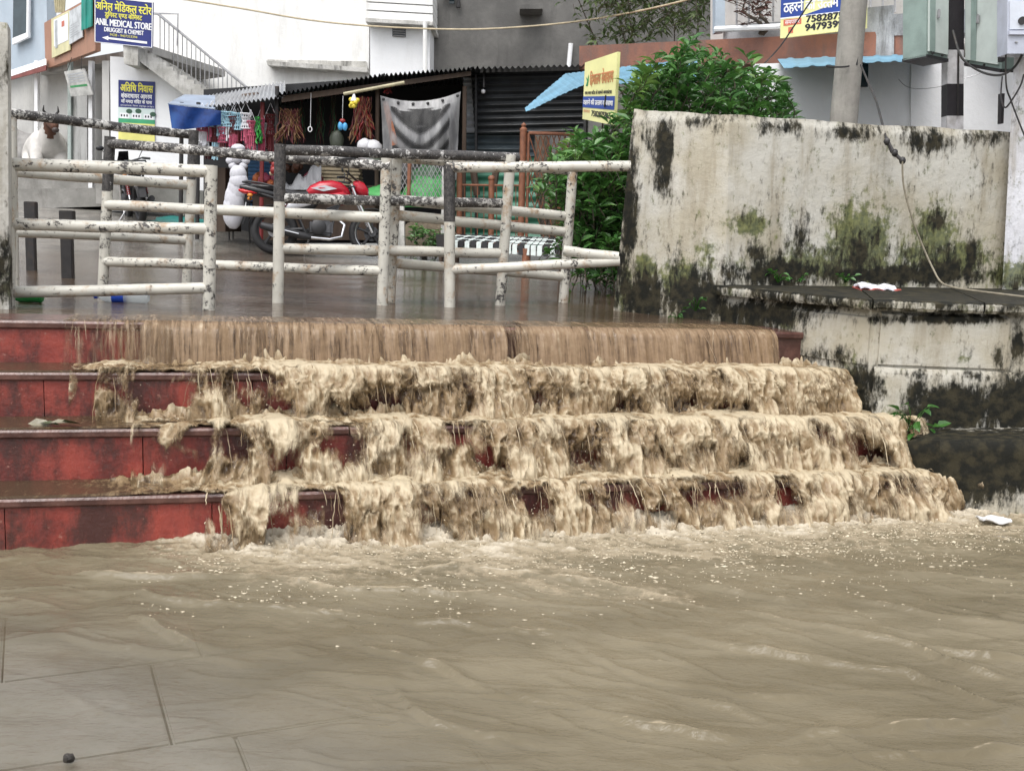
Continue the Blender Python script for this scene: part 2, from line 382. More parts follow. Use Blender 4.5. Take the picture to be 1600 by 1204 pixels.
# ================================================================== the flight of steps
st = thing('stone_steps', UV(1.5, .9, -.02), 'flight of red painted stone steps with muddy flood water pouring down it', 'steps')
def uend(v): return 4.46 + .315 * v
joints = {0: [-1.6, -.62, .55, 1.6, 2.7, 3.7], 1: [-1.6, -.9, .22, 1.2, 2.2, 3.3], 2: [-1.6, -.75, u_at(222, 2), 1.35, 2.4, 3.5], 3: [-1.6, -.8, u_at(6, 3), 1.0, 2.0, 3.1, 4.1]}
for k in range(4):
    v = TREAD * k; js = joints[k] + [uend(v) + (.0 if k < 2 else .25)]
    for a, b in zip(js[:-1], js[1:]):
        a += .0022; b -= .0022; zt = lambda u: hz(k, u) - .042; zb = lambda u: hz(k + 1, u) - .03 if k < 3 else -.12
        w = rnd.uniform(-.004, .004)
        MB().hexa([UV(a, v + w, zb(a)), UV(b, v + w, zb(b)), UV(b, v - .12, zb(b)), UV(a, v - .12, zb(a))], [UV(a, v + w, zt(a)), UV(b, v + w, zt(b)), UV(b, v - .12, zt(b)), UV(a, v - .12, zt(a))]).build('riser_slab', M_NOSE if k == 0 and b > 4 else M_RED, st, flat=True)
    n = max(3, int((js[-1] - js[0]) / 1.45)); cuts = [js[0] + (js[-1] - js[0]) * i / n for i in range(n + 1)]
    for a, b in zip(cuts[:-1], cuts[1:]):
        a += .003; b -= .003; back = v - TREAD - .02 if k else v - .34
        rows = []; prof = [(back, -.045), (v + .012, -.045), (v + .022, -.036), (v + .024, -.014), (v + .016, -.003), (back, 0.0)]
        for u in (a, b): rows.append([UV(u, q, hz(k, u) + z) for q, z in prof])
        mb = MB(); mb.sheet(rows); nn = len(prof); mb.f.append(tuple(range(nn))); mb.f.append(tuple(reversed(range(nn, 2 * nn)))); mb.f.append((0, nn, 2 * nn - 1, nn - 1))
        mb.build('tread_slab', M_NOSE, st, flat=True)

# ================================================================== stained walls on the right
def blobs(px, py, L):
    r = np.zeros_like(px)
    for (x, y, a, b, k) in L: r = np.maximum(r, k * np.exp(-(((px - x) / a) ** 2 + ((py - y) / b) ** 2)))
    return r
def stain_wall(name, cols, nz, depth, DK, MS, label=None, cat=None, parent=None, mat=M_WALL, wob=.006, extra=None, topwob=.012):
    """cols: list of (top point, bottom point) along the face; gives a solid wall with a gently uneven face"""
    cols = [(Vector(a), Vector(b)) for a, b in cols]; fine = []
    for (a, b), (c, d) in zip(cols[:-1], cols[1:]):
        n = max(2, int((Vector(c) - Vector(a)).length / .022))
        for i in range(n): fine.append((a.lerp(c, i / n), b.lerp(d, i / n)))
    fine.append(cols[-1]); nc = len(fine); T = np.array([tuple(a) for a, b in fine]); B = np.array([tuple(b) for a, b in fine])
    L = np.concatenate([[0], np.cumsum(np.linalg.norm(np.diff(B, axis=0), axis=1))])
    T[:, 2] += topwob * fbm(L * 4, 0 * L + 3.3)
    t = np.linspace(0, 1, nz)[:, None, None]; F = T[None] * (1 - t) + B[None] * t
    w = wob * fbm(L[None, :] * 3 + 0 * F[:, :, 0], F[:, :, 2] * 3, 1.7); dep = Vector(depth); dn = np.array(dep.normalized()); F = F + w[:, :, None] * dn
    edge = (1 - smooth(0, .05, np.abs(t[:, :, 0]) + 0 * F[:, :, 0])); F = F + (edge * .02)[:, :, None] * dn
    Bk = F + np.array(dep); rows = np.concatenate([F[::-1], Bk], 0)          # bottom->top on the face, over the top, down the back
    nr = rows.shape[0]; V = rows.reshape(-1, 3); fs = grid_faces(nr, nc)
    capL = [[i * nc, (nr - 1 - i) * nc, (nr - 2 - i) * nc, (i + 1) * nc] for i in range(nz - 1)]; capR = [[i * nc + nc - 1, (i + 1) * nc + nc - 1, (nr - 2 - i) * nc + nc - 1, (nr - 1 - i) * nc + nc - 1] for i in range(nz - 1)]
    fs = np.concatenate([fs, np.array(capL), np.array(capR)], 0)
    o = link_mesh(name, V, fs[:, ::-1], mat, parent)
    px, py = topx(V[:, 0], V[:, 1], V[:, 2]); d = blobs(px, py, DK); ms = blobs(px, py, MS)
    if extra: d = np.maximum(d, extra(px, py, V))
    attr(o, 'dark', d); attr(o, 'moss', ms)
    if label: tag(o, label, cat)
    return o
DKU = [(1038, 245, 17, 70, 1.15), (1006, 205, 16, 34, .7), (984, 300, 16, 150, .95), (970, 430, 18, 90, .9), (1225, 200, 40, 14, .75), (1085, 190, 40, 12, .6), (1450, 222, 46, 24, 1.0), (1330, 208, 60, 14, .8), (1540, 215, 40, 14, .7),
       (1012, 470, 34, 52, 1.25), (1085, 470, 50, 45, 1.3), (1060, 420, 18, 40, .6), (1215, 425, 85, 26, 1.15), (1180, 398, 34, 22, .8), (1250, 375, 26, 45, .85), (1345, 400, 50, 50, .75), (1462, 345, 16, 20, 1.0), (1470, 425, 60, 26, 1.05), (1350, 430, 60, 16, 1.1), (1520, 400, 16, 40, .8), (1400, 430, 190, 16, 1.15), (1250, 395, 120, 22, .45), (1440, 395, 110, 26, .5), (1130, 440, 60, 40, .5), (1165, 345, 26, 12, .5)]
MSU = [(1342, 385, 44, 60, 1.25), (1300, 415, 150, 22, .75), (1480, 405, 80, 30, .8), (1008, 420, 14, 20, 1.3), (1062, 440, 30, 30, 1.0), (1172, 352, 30, 18, .8), (1462, 365, 34, 45, .8), (1265, 405, 70, 30, .6), (1560, 430, 34, 20, .7), (1420, 410, 40, 40, .6), (1105, 400, 20, 30, .5), (975, 450, 14, 40, .8)]
def up_extra(px, py, V): return .34 * np.exp(-np.maximum(0, (py - (170 + (px - 990) * .06)) / 26) ** 2)
wu = [(P(990, 170, 7.75), P(957, 500, 7.75)), (P(1060, 174, 7.45), P(1046, 520, 7.4)), (P(1140, 179, 7.27), P(1131, 520, 7.22)), (P(1290, 189, 7.5), P(1282, 490, 7.5)), (P(1430, 197, 7.72), P(1420, 490, 7.72)), (P(1580, 206, 7.95), P(1568, 490, 7.95))]
stain_wall('boundary_wall', wu, 70, (.08, .26, 0), DKU, MSU, 'tall cream boundary wall streaked with black mould and green moss', 'wall', extra=up_extra)
SZ = 1.083
A0, C0, D0 = Vector((1.37, 7.22, 0)), Vector((2.04, 6.15, 0)), Vector((4.6, 5.95, 0))
def zc(p, z): return Vector((p.x, p.y, z))
pn = Vector((-.84, -.54, 0)); fr = Vector((-.08, -1, 0)).normalized()
lw = thing('retaining_wall', zc(C0, -.06), 'low whitewashed retaining wall beside the steps, black with mould and topped by a slab', 'wall')
DKF = [(1190, 490, 75, 26, 1.4), (1290, 555, 50, 20, .8), (1345, 600, 40, 45, 1.0), (1270, 478, 60, 10, 1.0), (1480, 498, 130, 9, 1.1), (1590, 540, 16, 45, 1.0), (1440, 625, 30, 40, .9), (1500, 640, 70, 45, 1.5), (1590, 630, 60, 55, 1.6), (1560, 560, 14, 25, .8), (1355, 640, 40, 20, .9), (1180, 520, 60, 30, 1.3), (1400, 585, 60, 4, .8), (1520, 590, 80, 5, .9)]
MSF = [(1330, 600, 20, 30, .7), (1420, 650, 25, 25, .6), (1220, 500, 25, 20, .5)]
cols = [(zc(A0, SZ - .06), zc(A0, -.16)), (zc(C0 + pn * .0, SZ - .06), zc(C0, -.16)), (zc(D0, SZ - .06), zc(D0, -.16))]
stain_wall('wall_face', cols, 60, (.35, .45, 0), DKF, MSF, parent=lw, wob=.008, topwob=0)
# rendered panels standing proud of the face
def panel(p0, p1, z0, z1, d, name='render_panel'):
    nn = (p1 - p0).normalized(); out = Vector((nn.y, -nn.x, 0))
    return stain_wall(name, [(zc(p0 + out * d, z1), zc(p0 + out * d, z0)), (zc(p1 + out * d, z1), zc(p1 + out * d, z0))], 26, -out * (d + .01), DKF, MSF, parent=lw, wob=.004, topwob=.006)
panel(C0 + (D0 - C0) * .012, C0 + (D0 - C0) * .285, SZ - .37, SZ - .075, .018)
panel(C0 + (D0 - C0) * .005, D0, -.1, SZ - .385, .035, 'wall_footing')
panel(A0 + (C0 - A0) * .42, C0 - (C0 - A0) * .02, SZ - .38, SZ - .10, .012)
# coping slab pieces
M_SLAB = mat_conc('mouldy_slab', (.115, .108, .085), (.03, .028, .022), .62, (.010, .010, .008), .9, 7)
fl = [A0 + pn * .05 + Vector((-.02, .03, 0)), C0 + pn * .06 + Vector((0, -.05, 0)), C0 + (D0 - C0) * .22 + fr * .07, D0 + fr * .07]
bk = [Vector(P(1142, 440, 7.36)), Vector(P(1335, 440, 7.66)), Vector(P(1480, 440, 7.88)), Vector((4.7, 8.3, 0))]
def slab_piece(a, b, c, d):
    mb = MB(); n = 14; rows_t = []; 
    top = []; 
    for i in range(n + 1):
        f = a.lerp(b, i / n); k = d.lerp(c, i / n); j = .010 * float(fbm(i * .7 + a.x * 9, a.y * 3)); o2 = (f - k).normalized()
        f = f + o2 * j
        top.append([zc(f - o2 * .02, SZ - .062), zc(f, SZ - .045 + j * .6), zc(f, SZ - .016), zc(f - o2 * .018, SZ - .002), zc(f.lerp(k, .5), SZ + .004), zc(k, SZ + .004)])
    mb.sheet(top); m2 = len(top[0]); mb.f.append(tuple(range(m2))); mb.f.append(tuple(reversed(range(n * m2, (n + 1) * m2))))
    o = mb.build('coping_slab', M_WALL, lw); vz = np.array(mb.v)[:, 2]; attr(o, 'dark', np.where(vz > SZ - .01, 1.15, .62)); attr(o, 'moss', np.full(len(vz), .2)); return o
slab_piece(fl[0], fl[1], bk[1], bk[0]); slab_piece(fl[1] + (fl[2] - fl[1]) * .015, fl[2], bk[2], bk[1] + (bk[2] - bk[1]) * .02); slab_piece(fl[2] + (fl[3] - fl[2]) * .005, fl[3], bk[3], bk[2] + (bk[3] - bk[2]) * .005)
# black plinth at the foot of the wall
pl = [P(1395, 690, 5.95), P(1470, 688, 5.72), P(1620, 687, 5.66), P(1800, 690, 5.66)]
stain_wall('wall_plinth', [(Vector(q), zc(Vector(q), -.16)) for q in pl], 14, (0.05, .4, 0), [(1500, 720, 300, 60, 1.7)], [], parent=lw, wob=.01)
# white house corner on the far right
wb = thing('white_house', P(1567, 460, 7.85), 'plain white plastered house corner beside the mossy boundary wall', 'house')
q0 = P(1567, 460, 7.85); q1 = P(1578, 0, 7.85)
M_WHITE2 = mat_conc('white_plaster_b', (.80, .80, .82), (.72, .72, .75), .7, (.45, .43, .40), .35, 2.2)
stain_wall('house_wall', [(Vector((q1.x, 7.85, 4.2)), Vector((q0.x, 7.85, .9))), (Vector((5.5, 7.6, 4.2)), Vector((5.5, 7.6, .9)))], 50, (0.62, 1.1, 0), [(1590, 440, 40, 16, .8)], [(1590, 430, 40, 24, .9)], parent=wb, wob=.004, mat=mat_wall('white_wall_b', (.60, .60, .63), (.68, .68, .71)))
# ================================================================== flood water
def edge_bias(u, knots):     # piecewise-linear coverage along the edge
    us = [k[0] for k in knots]; vs = [k[1] for k in knots]; return np.interp(u, us, vs)
def cover(k, pxs):           # [(px, coverage)...] -> knots in u
    return [(u_at(p, k), c) for p, c in pxs]
COV = {0: cover(0, [(60, -1), (92, -.9), (100, .55), (200, .55), (300, .9), (778, 1.2), (792, .35), (815, .45), (830, 1.1), (1195, 1.1), (1206, .7), (1212, -1)]),
       1: cover(1, [(60, -1), (146, -.9), (158, .95), (210, 1.0), (224, -.2), (285, -.3), (306, .9), (500, 1.0), (800, 1.0), (900, .8), (1315, 1.0), (1330, -.5)]),
       2: cover(2, [(60, -1), (235, -1), (262, -.05), (275, -.8), (322, -.5), (338, .8), (360, .3), (385, .8), (435, .85), (450, .1), (490, .5), (510, .4), (540, .2), (590, .8), (650, .45), (700, .6), (800, .75), (1000, .85), (1385, .9), (1400, .2)]),
       3: cover(3, [(60, -1), (315, -1), (326, 1.0), (408, 1.0), (420, -.3), (450, .2), (520, .55), (600, .6), (800, .65), (1000, .75), (1300, .85), (1450, .9), (1500, .2)])}
def vattr(o, name, arr):
    a_ = o.data.attributes.new(name, 'FLOAT_VECTOR', 'POINT'); a_.data.foreach_set('vector', np.asarray(arr, np.float32).ravel())
def water_attrs(o, foam, cover, flow): attr(o, 'foam', foam); attr(o, 'cover', cover); vattr(o, 'flow', flow)
def fall(k, layer=0):
    u0 = {0: u_at(80, 0), 1: u_at(130, 1), 2: u_at(225, 2), 3: u_at(300, 3)}[k] - .05; ue = uend(TREAD * k) + (.0 if k < 2 else .22)
    du = .0065; nu = int((ue - u0) / du); u = np.linspace(u0, ue, nu)
    vk = TREAD * k; vx = {0: .42, 1: .50, 2: .56, 3: .62}[k] + .10 * layer; drop = LV[k] - LV[k + 1] + (.012 if k == 3 else 0)
    seed = 10.0 * k + 3.7 * layer; run = .34 if k == 0 else .19; nt, nf = 24, 50
    s_t = np.linspace(-run, 0, nt, endpoint=False); tt = np.linspace(0, 1, nf); tf = math.sqrt(2 * drop / 9.81)
    vv = np.concatenate([s_t, vx * tf * tt]); dz = np.concatenate([np.zeros(nt), -(drop + .022) * (.25 * tt + .75 * tt ** 2)]); S = np.concatenate([s_t, .30 * tt])
    UU, SS = np.meshgrid(u, S); VV = np.broadcast_to(vv[:, None], UU.shape).copy(); DZ = np.broadcast_to(dz[:, None], UU.shape).copy()
    fallp = smooth(-.03, .10, SS); tread = 1 - smooth(-.01, .065, SS); cb = edge_bias(UU + .06 * VV, COV[k])
    if k == 0:
        wv = fbm(UU * 5, SS * .5, seed, 3); st = fbm(UU * 20 + 1.5 * wv, SS * 1.1, seed + 1, 3); st2 = fbm(UU * 60, SS * 3.0, seed + 2, 2)
        c = cb * .8 + .28 * wv + .25 * st * fallp - .30 * layer
        c = c - .35 * smooth(.75, .30, UU) * fallp * (.5 + .5 * smooth(-.3, .3, st))
        thick = .010 + .010 * wv + fallp * (.016 * st + .005 * st2) + .010 * layer
        Vd = VV + fallp * thick + fallp * .02 * wv; Zd = DZ + (1 - fallp) * (.005 + .003 * layer + .003 * fbm(UU * 6, SS * 9, seed)) + .005 * fallp
        foam = .24 + .22 * np.clip(st * 1.4, -.4, 1) * fallp + .14 * smooth(.0, .05, SS) * smooth(.12, .05, SS) + .20 * smooth(.9, .30, UU) * fallp + .12 * layer - .06 * tread
    else:
        wx = .06 * fbm(UU * 6, SS * 5, seed + 4, 2); U2 = UU + wx
        n1 = fbm(U2 * 6.0, SS * 5.0 - .5, seed * .3 + k * 7, 2); n2 = fbm(U2 * 14, SS * 8, seed + 1, 3); n3 = fbm(U2 * 34, SS * 20, seed + 2, 3); st = fbm(UU * 46 + wx * 60, SS * 5, seed + 3, 3)
        bil = 1 - np.abs(n2) * 2.2; bil3 = 1 - np.abs(n3) * 2.4
        c = cb * .75 + 1.7 * n1 + .75 * n2 + .12 * st - .22 * fallp - .16 * layer + .14
        c = c + tread * (1.2 - .5 * layer)
        mid_ = fallp
        hgt = (.012 + .030 * np.clip(n1 + .15, -.3, 1) + .019 * bil * (.4 + .6 * mid_) + .010 * bil3 + .006 * st) * (.45 + .55 * mid_)
        hgt = hgt * smooth(-.5, .45, c - tread * .8) + .016 * layer * (1 - .6 * tread)
        ang = smooth(-.04, .12, SS) * 1.25
        Vd = VV + np.sin(ang) * hgt * 1.3 + .02 * n1 * fallp; Zd = DZ + np.cos(ang) * hgt + .010
        foam = .30 + .40 * np.clip(bil - .45, -.7, .6) + .34 * n1 + .22 * bil3 + .10 * layer + .22 * tread * np.clip(bil + .1, 0, 1) + .22 * smooth(-.05, .02, SS) * smooth(.10, .04, SS)
        foam = foam - .5 * smooth(.45, -.1, c) - (.10 if k == 1 else .02)
    Vd = Vd + vk; Zd = Zd + LV[k] + TILT * UU
    V = np.stack([(O.x + E.x * UU + N.x * Vd).ravel(), (O.y + E.y * UU + N.y * Vd).ravel(), Zd.ravel()], 1); fs = grid_faces(UU.shape[0], UU.shape[1])
    cc = c.ravel(); keep = cc[fs].max(1) > -.75; fs = fs[keep]; used = np.unique(fs); mp = -np.ones(len(V), int); mp[used] = np.arange(len(used))
    o = link_mesh('falling_water', V[used], mp[fs], M_SHEET if k == 0 else M_FALL)
    fl3 = np.stack([UU.ravel(), SS.ravel(), np.full(UU.size, seed)], 1)[used]
    water_attrs(o, foam.ravel()[used], cc[used], fl3); tag(o, kind='structure'); return o
for k in range(4):
    for la in range(2 if k == 0 else 3): fall(k, la)

# thin film running over the treads that stay above the flow on the left
for k in range(1, 4):
    u0, u1 = -1.6, uend(TREAD * k) + (.0 if k < 2 else .2); nu = int((u1 - u0) / .012); u = np.linspace(u0, u1, nu); s = np.linspace(-TREAD + .004, .018, 30)
    UU, SS = np.meshgrid(u, s); act = smooth(u_at(60, k), u_at(330, k), UU)
    land = np.exp(-((SS + TREAD - .09) / .06) ** 2)
    n = fbm(UU * 16, SS * 24, 40 + k, 4); b = 1 - np.abs(fbm(UU * 20, SS * 26, 50 + k, 3)) * 2.3
    Z = LV[k] + TILT * UU + .004 + act * (.008 + .009 * n + .060 * land * np.clip(b + .1, 0, 1) * (.4 + 1.1 * np.clip(n + .3, 0, 1))); Z = np.where(SS > .0, Z - .006, Z)
    Vd = SS + TREAD * k; V = np.stack([(O.x + E.x * UU + N.x * Vd).ravel(), (O.y + E.y * UU + N.y * Vd).ravel(), Z.ravel()], 1)
    o = link_mesh('water_film', V, grid_faces(30, nu), M_FALL); foam = -.05 + act * (.30 + .55 * np.clip(b, -.2, 1) * (.45 + .8 * land) + .25 * n)
    water_attrs(o, foam.ravel(), (2.0 - 2.4 * smooth(-.03, .012, SS) * act).ravel(), np.stack([UU.ravel(), SS.ravel(), np.full(UU.size, 60.0 + k)], 1)); tag(o, kind='structure')

# strands, ropes and beads of water thrown off the edges
def strands(k, n, rmin, rmax):
    vs = []; fs = []; base = 0; NS, NR = 9, 5; fo = []
    u0 = COV[k][1][0]; ue = uend(TREAD * k) + (-.04 if k < 2 else .06); drop = LV[k] - LV[k + 1]; got = 0
    while got < n:
        u = rnd.uniform(u0, ue); cb = float(edge_bias(u, COV[k]))
        if cb < .45 or rnd.random() > (cb + .5) * .8: continue
        got += 1; vx = rnd.uniform(.35, 1.0) if k else rnd.uniform(.38, .52); ux = rnd.gauss(0, .16) + .05; up = max(0, rnd.gauss(0, .35)) if k else 0
        t0 = rnd.uniform(-.02, .12); t1 = t0 + rnd.uniform(.05, .16); r0 = rnd.uniform(rmin, rmax) * (1 if rnd.random() < .85 else 1.8); pts = []; rr = []
        z0 = LV[k] + TILT * u + rnd.uniform(.0, .05 if k else .012); fv = rnd.uniform(.25, 1.0)
        for i in range(NS):
            q = i / (NS - 1); t = t0 + (t1 - t0) * q; tt = max(t, 0)
            v = TREAD * k + vx * t + .004 * rnd.uniform(-1, 1) + (.02 if k == 0 else .03); z = z0 + up * tt - 4.9 * tt * tt
            z = max(z, LV[k] - drop + TILT * u - .01); p = UV(u + ux * t + .003 * rnd.uniform(-1, 1), v, z); pts.append(p); rr.append(max(.0006, r0 * math.sin(math.pi * (q * .92 + .04)) ** .7 * rnd.uniform(.7, 1.25)))
        m = MB().tube(pts, rr, NR); vs += m.v; fs += [tuple(i + base for i in f) for f in m.f]; base = len(vs); fo += [fv] * len(m.v)
    o = link_mesh('water_strands', vs, fs, M_SHEET if k == 0 else M_FALL); water_attrs(o, fo, [2.0] * len(fo), np.array(vs) * np.array([1, .3, .3])); tag(o, kind='stuff'); return o
strands(0, 60, .0006, .0012); strands(1, 150, .0008, .0026); strands(2, 190, .0008, .003); strands(3, 240, .0008, .0032)
# droplets and froth beads
M_BEAD = simple('froth_bead', (.62, .54, .40), .25, .15, 30, bump=0)
OCT = np.array([(1, 0, 0), (-1, 0, 0), (0, 1, 0), (0, -1, 0), (0, 0, 1), (0, 0, -1)], float); OF = np.array([(0, 2, 4), (2, 1, 4), (1, 3, 4), (3, 0, 4), (2, 0, 5), (1, 2, 5), (3, 1, 5), (0, 3, 5)])
pts = []
for k, n in ((1, 900), (2, 1500), (3, 3200)):
    c = 0
    while c < n:
        u = rnd.uniform(COV[k][1][0], uend(TREAD * k) + .25)
        if rnd.random() > float(edge_bias(u, COV[k])) + .45: continue
        c += 1; v = TREAD * k + abs(rnd.gauss(.08, .07)); lo = LV[k + 1] + TILT * u * (k < 3)
        z = lo + abs(rnd.gauss(.0, .07)) + .01
        if k == 3 and rnd.random() < .55: v = TREAD * 3 + .12 + abs(rnd.gauss(0, .30)); z = POOLZ + .006 + (abs(rnd.gauss(0, .02)) if v < 1.3 else 0)
        p = UV(u, v, z); pts.append((p.x, p.y, p.z, abs(rnd.gauss(0, .0017)) + .0009))
pts = np.array(pts); V = (pts[:, None, :3] + OCT[None] * pts[:, None, 3:4] * nprng.uniform(.6, 1.3, (len(pts), 6, 1))).reshape(-1, 3); F = (OF[None] + 6 * np.arange(len(pts))[:, None, None]).reshape(-1, 3)
tag(link_mesh('water_droplets', V, F, M_BEAD), kind='stuff')

# the muddy pool at the foot of the steps
xs = np.linspace(-3.4, 4.2, 700); ys = np.linspace(2.0, 6.5, 580)
XX, YY = np.meshgrid(xs, ys); u, v = uv_of(XX, YY)
d = v - TREAD * 3 - .11                                      # distance out from the foot of the last fall
act = smooth(u_at(150, 3), u_at(480, 3), u)
near = np.exp(-np.maximum(d, 0) / .14) * act; mid = np.exp(-np.maximum(d, 0) / .70) * (.35 + .65 * act)
ra = R(-24); lx = XX * math.cos(ra) + YY * math.sin(ra); ly = -XX * math.sin(ra) + YY * math.cos(ra)
wp = .22 * fbm(lx * 1.1, ly * 1.1, 3, 3)
def ridge(sc, st, seed, pw): n = fbm(lx * st + seed, (ly + wp) * sc + seed * .3, seed, 2); return np.clip(1 - np.abs(n) * 4.5, 0, 1) ** pw
r1 = ridge(1.7, .36, 60, 2); r2 = ridge(3.2, .75, 70, 2); r3 = ridge(6, 2.2, 80, 2)
gate = smooth(.45, .62, .5 + .5 * fbm(lx * .8, ly * 1.2, 90, 2)); gate2 = smooth(.42, .6, .5 + .5 * fbm(lx * .9 + 5, ly * 1.3, 95, 2))
left = smooth(-.2, -1.5, XX) * smooth(3.9, 3.2, YY)
wav = .014 * fbm(XX * 1.4, YY * 2.4, 5, 3) + (.008 * r1 * gate + .006 * r2 * gate2) * (1 - .6 * left) + .007 * r3 * (1 - .5 * left) + .012 * fbm(XX * 5, YY * 9, 8, 2) * (1 - .55 * left)
CRESTS = [[(1030, 977), (1090, 1000), (1150, 1017), (1215, 1022), (1300, 1037), (1415, 1050), (1490, 1080), (1575, 1115), (1640, 1140)], [(1290, 925), (1330, 935), (1390, 947), (1450, 962), (1525, 970), (1640, 984)],
  [(1100, 945), (1150, 952), (1250, 975), (1350, 995), (1425, 1010), (1500, 1040), (1580, 1062), (1640, 1075)], [(960, 1000), (990, 1005), (1040, 1022), (1090, 1045), (1140, 1055)], [(880, 1000), (900, 1005), (930, 1030), (1000, 1055), (1100, 1070), (1150, 1085), (1325, 1087)],
  [(1040, 1085), (1080, 1090), (1140, 1105), (1210, 1132), (1260, 1140)], [(740, 1070), (800, 1080), (900, 1105), (1000, 1135), (1100, 1155), (1215, 1160)], [(1180, 1166), (1275, 1150), (1375, 1140), (1500, 1128), (1640, 1112)], [(700, 925), (800, 935), (940, 955), (1020, 972)],
  [(1060, 905), (1125, 917), (1225, 940), (1300, 946)], [(-40, 1008), (40, 1002), (100, 995), (165, 1012), (250, 1022), (325, 1032), (400, 1040), (470, 1044)], [(180, 955), (210, 970), (270, 995), (310, 1012), (390, 1034)], [(120, 918), (165, 925), (300, 942), (450, 952), (550, 962), (800, 990), (900, 996)],
  [(90, 898), (160, 900), (280, 905), (425, 907), (540, 927), (700, 930), (800, 924)], [(520, 995), (550, 1005), (640, 1032), (725, 1060), (820, 1090)], [(580, 1058), (600, 1065), (645, 1112), (680, 1130), (800, 1155), (900, 1166)], [(1350, 885), (1420, 896), (1520, 905), (1640, 915)], [(600, 890), (760, 893), (900, 905), (1000, 902)], [(1000, 1180), (1150, 1192), (1300, 1188), (1640, 1170)], [(1380, 1000), (1450, 1012), (1540, 1030), (1640, 1036)], [(820, 900), (930, 908), (1050, 935), (1110, 940)]]
crest = np.zeros_like(XX); cline = np.zeros_like(XX)
for ci, L_ in enumerate(CRESTS):
    W_ = []
    for (a_, b_) in L_: d_ = ray(a_, b_); W_.append(EYE + d_ * ((POOLZ - EYE.z) / d_.z))
    W_.sort(key=lambda q: q.x); wx_ = [q.x for q in W_]; yc = np.interp(XX, wx_, [q.y for q in W_]) + .018 * vn(XX * 7 + ci * 3.1, XX * 0 + ci) + .006 * vn(XX * 23 + ci, XX * 0 + ci)
    amp = smooth(wx_[0], wx_[0] + .22, XX) * smooth(wx_[-1], wx_[-1] - .22, XX) * (.78 + .35 * vn(XX * 4 + ci * 7, XX * 0)); dy = YY - yc
    prof = np.where(dy < 0, np.exp(-(dy / .016) ** 2), np.exp(-(dy / .070) ** 1.3)); crest = np.maximum(crest, amp * prof); cline = np.maximum(cline, amp * np.exp(-((dy - .004) / .008) ** 2))
wav = wav + .024 * crest
chop = fbm(XX * 20, YY * 26, 12, 4); bil = 1 - np.abs(fbm(XX * 17, YY * 24, 14, 3)) * 2.3
Z = wav * (1 - .4 * near) + near * (.010 + .036 * np.clip(bil, 0, 1) + .02 * chop) + mid * (.006 * chop + .010 * np.clip(bil, 0, 1))
far = smooth(.9, .0, d); foam = .04 + .40 * near + mid * (.50 + .26 * bil + .32 * chop) - .05 * smooth(.25, 1.2, d) + .62 * cline * (.7 + .6 * vn(XX * 30, YY * 30)) + .26 * r1 ** 2 * gate * smooth(3.4, .6, d) + .20 * r2 ** 2 * gate2 * smooth(3.2, .5, d) + .05 * bil
foam = foam + .16 * np.clip(fbm(XX * 3, YY * 9, 33, 3), 0, 1) * smooth(1.8, .3, d) * act
mud = np.clip(1 - .66 * smooth(.6, -1.5, XX + .9 * (YY - 3.0)) * smooth(4.6, 2.9, YY), .42, 1)
Z = np.where(v < TREAD * 3 - .04, np.minimum(Z, .01), Z)
V = np.stack([XX.ravel(), YY.ravel(), Z.ravel() + POOLZ], 1); fs = grid_faces(580, 700); keepf = (v.ravel()[fs].max(1) > TREAD * 3 - .06) | (u.ravel()[fs].max(1) > 4.4); fs = fs[keepf]
o = link_mesh('flood_water', V, fs, M_POOL, base=(0, 4, 0)); attr(o, 'foam', foam.ravel()); attr(o, 'mud', mud.ravel()); tag(o, kind='structure')
# flecks of foam riding on the pool
fp = []
while len(fp) < 3600:
    uu_ = rnd.uniform(.7, 5.0); vv_ = TREAD * 3 + .22 + abs(rnd.gauss(0, .42)); p_ = UV(uu_, vv_, 0)
    if rnd.random() > .25 + .16 * uu_ or float(vn(p_.x * 4, p_.y * 9, 2)) < -.15: continue
    ix = int((p_.x + 3.4) / 7.6 * 699 + .5); iy = int((p_.y - 2.0) / 4.5 * 579 + .5)
    if 0 <= ix < 700 and 0 <= iy < 580 and Z[iy, ix] > -.03: fp.append((p_.x, p_.y, Z[iy, ix] + POOLZ + .0006, abs(rnd.gauss(0, .0026)) + .0010))
fp = np.array(fp); V = (fp[:, None, :3] + OCT[None] * fp[:, None, 3:4] * nprng.uniform(.6, 1.5, (len(fp), 6, 1)) * np.array([1.5, 1.0, .4])).reshape(-1, 3); F = (OF[None] + 6 * np.arange(len(fp))[:, None, None]).reshape(-1, 3)
tag(link_mesh('foam_flecks', V, F, M_BEAD), kind='stuff')
# the same water going on round the camera, out of the finely built part
g = MB()
for (x0, x1, y0, y1) in ((-40, -3.4, -30, 5.0), (4.2, 40, -30, 6.5), (-3.4, 4.2, -30, 2.0)): g.sheet([[Vector((x0, y0, POOLZ - .004)), Vector((x1, y0, POOLZ - .004))], [Vector((x0, y1, POOLZ - .004)), Vector((x1, y1, POOLZ - .004))]])
o = g.build('flood_water', M_POOL); attr(o, 'foam', [0] * len(g.v)); attr(o, 'mud', [1] * len(g.v)); tag(o, kind='structure')
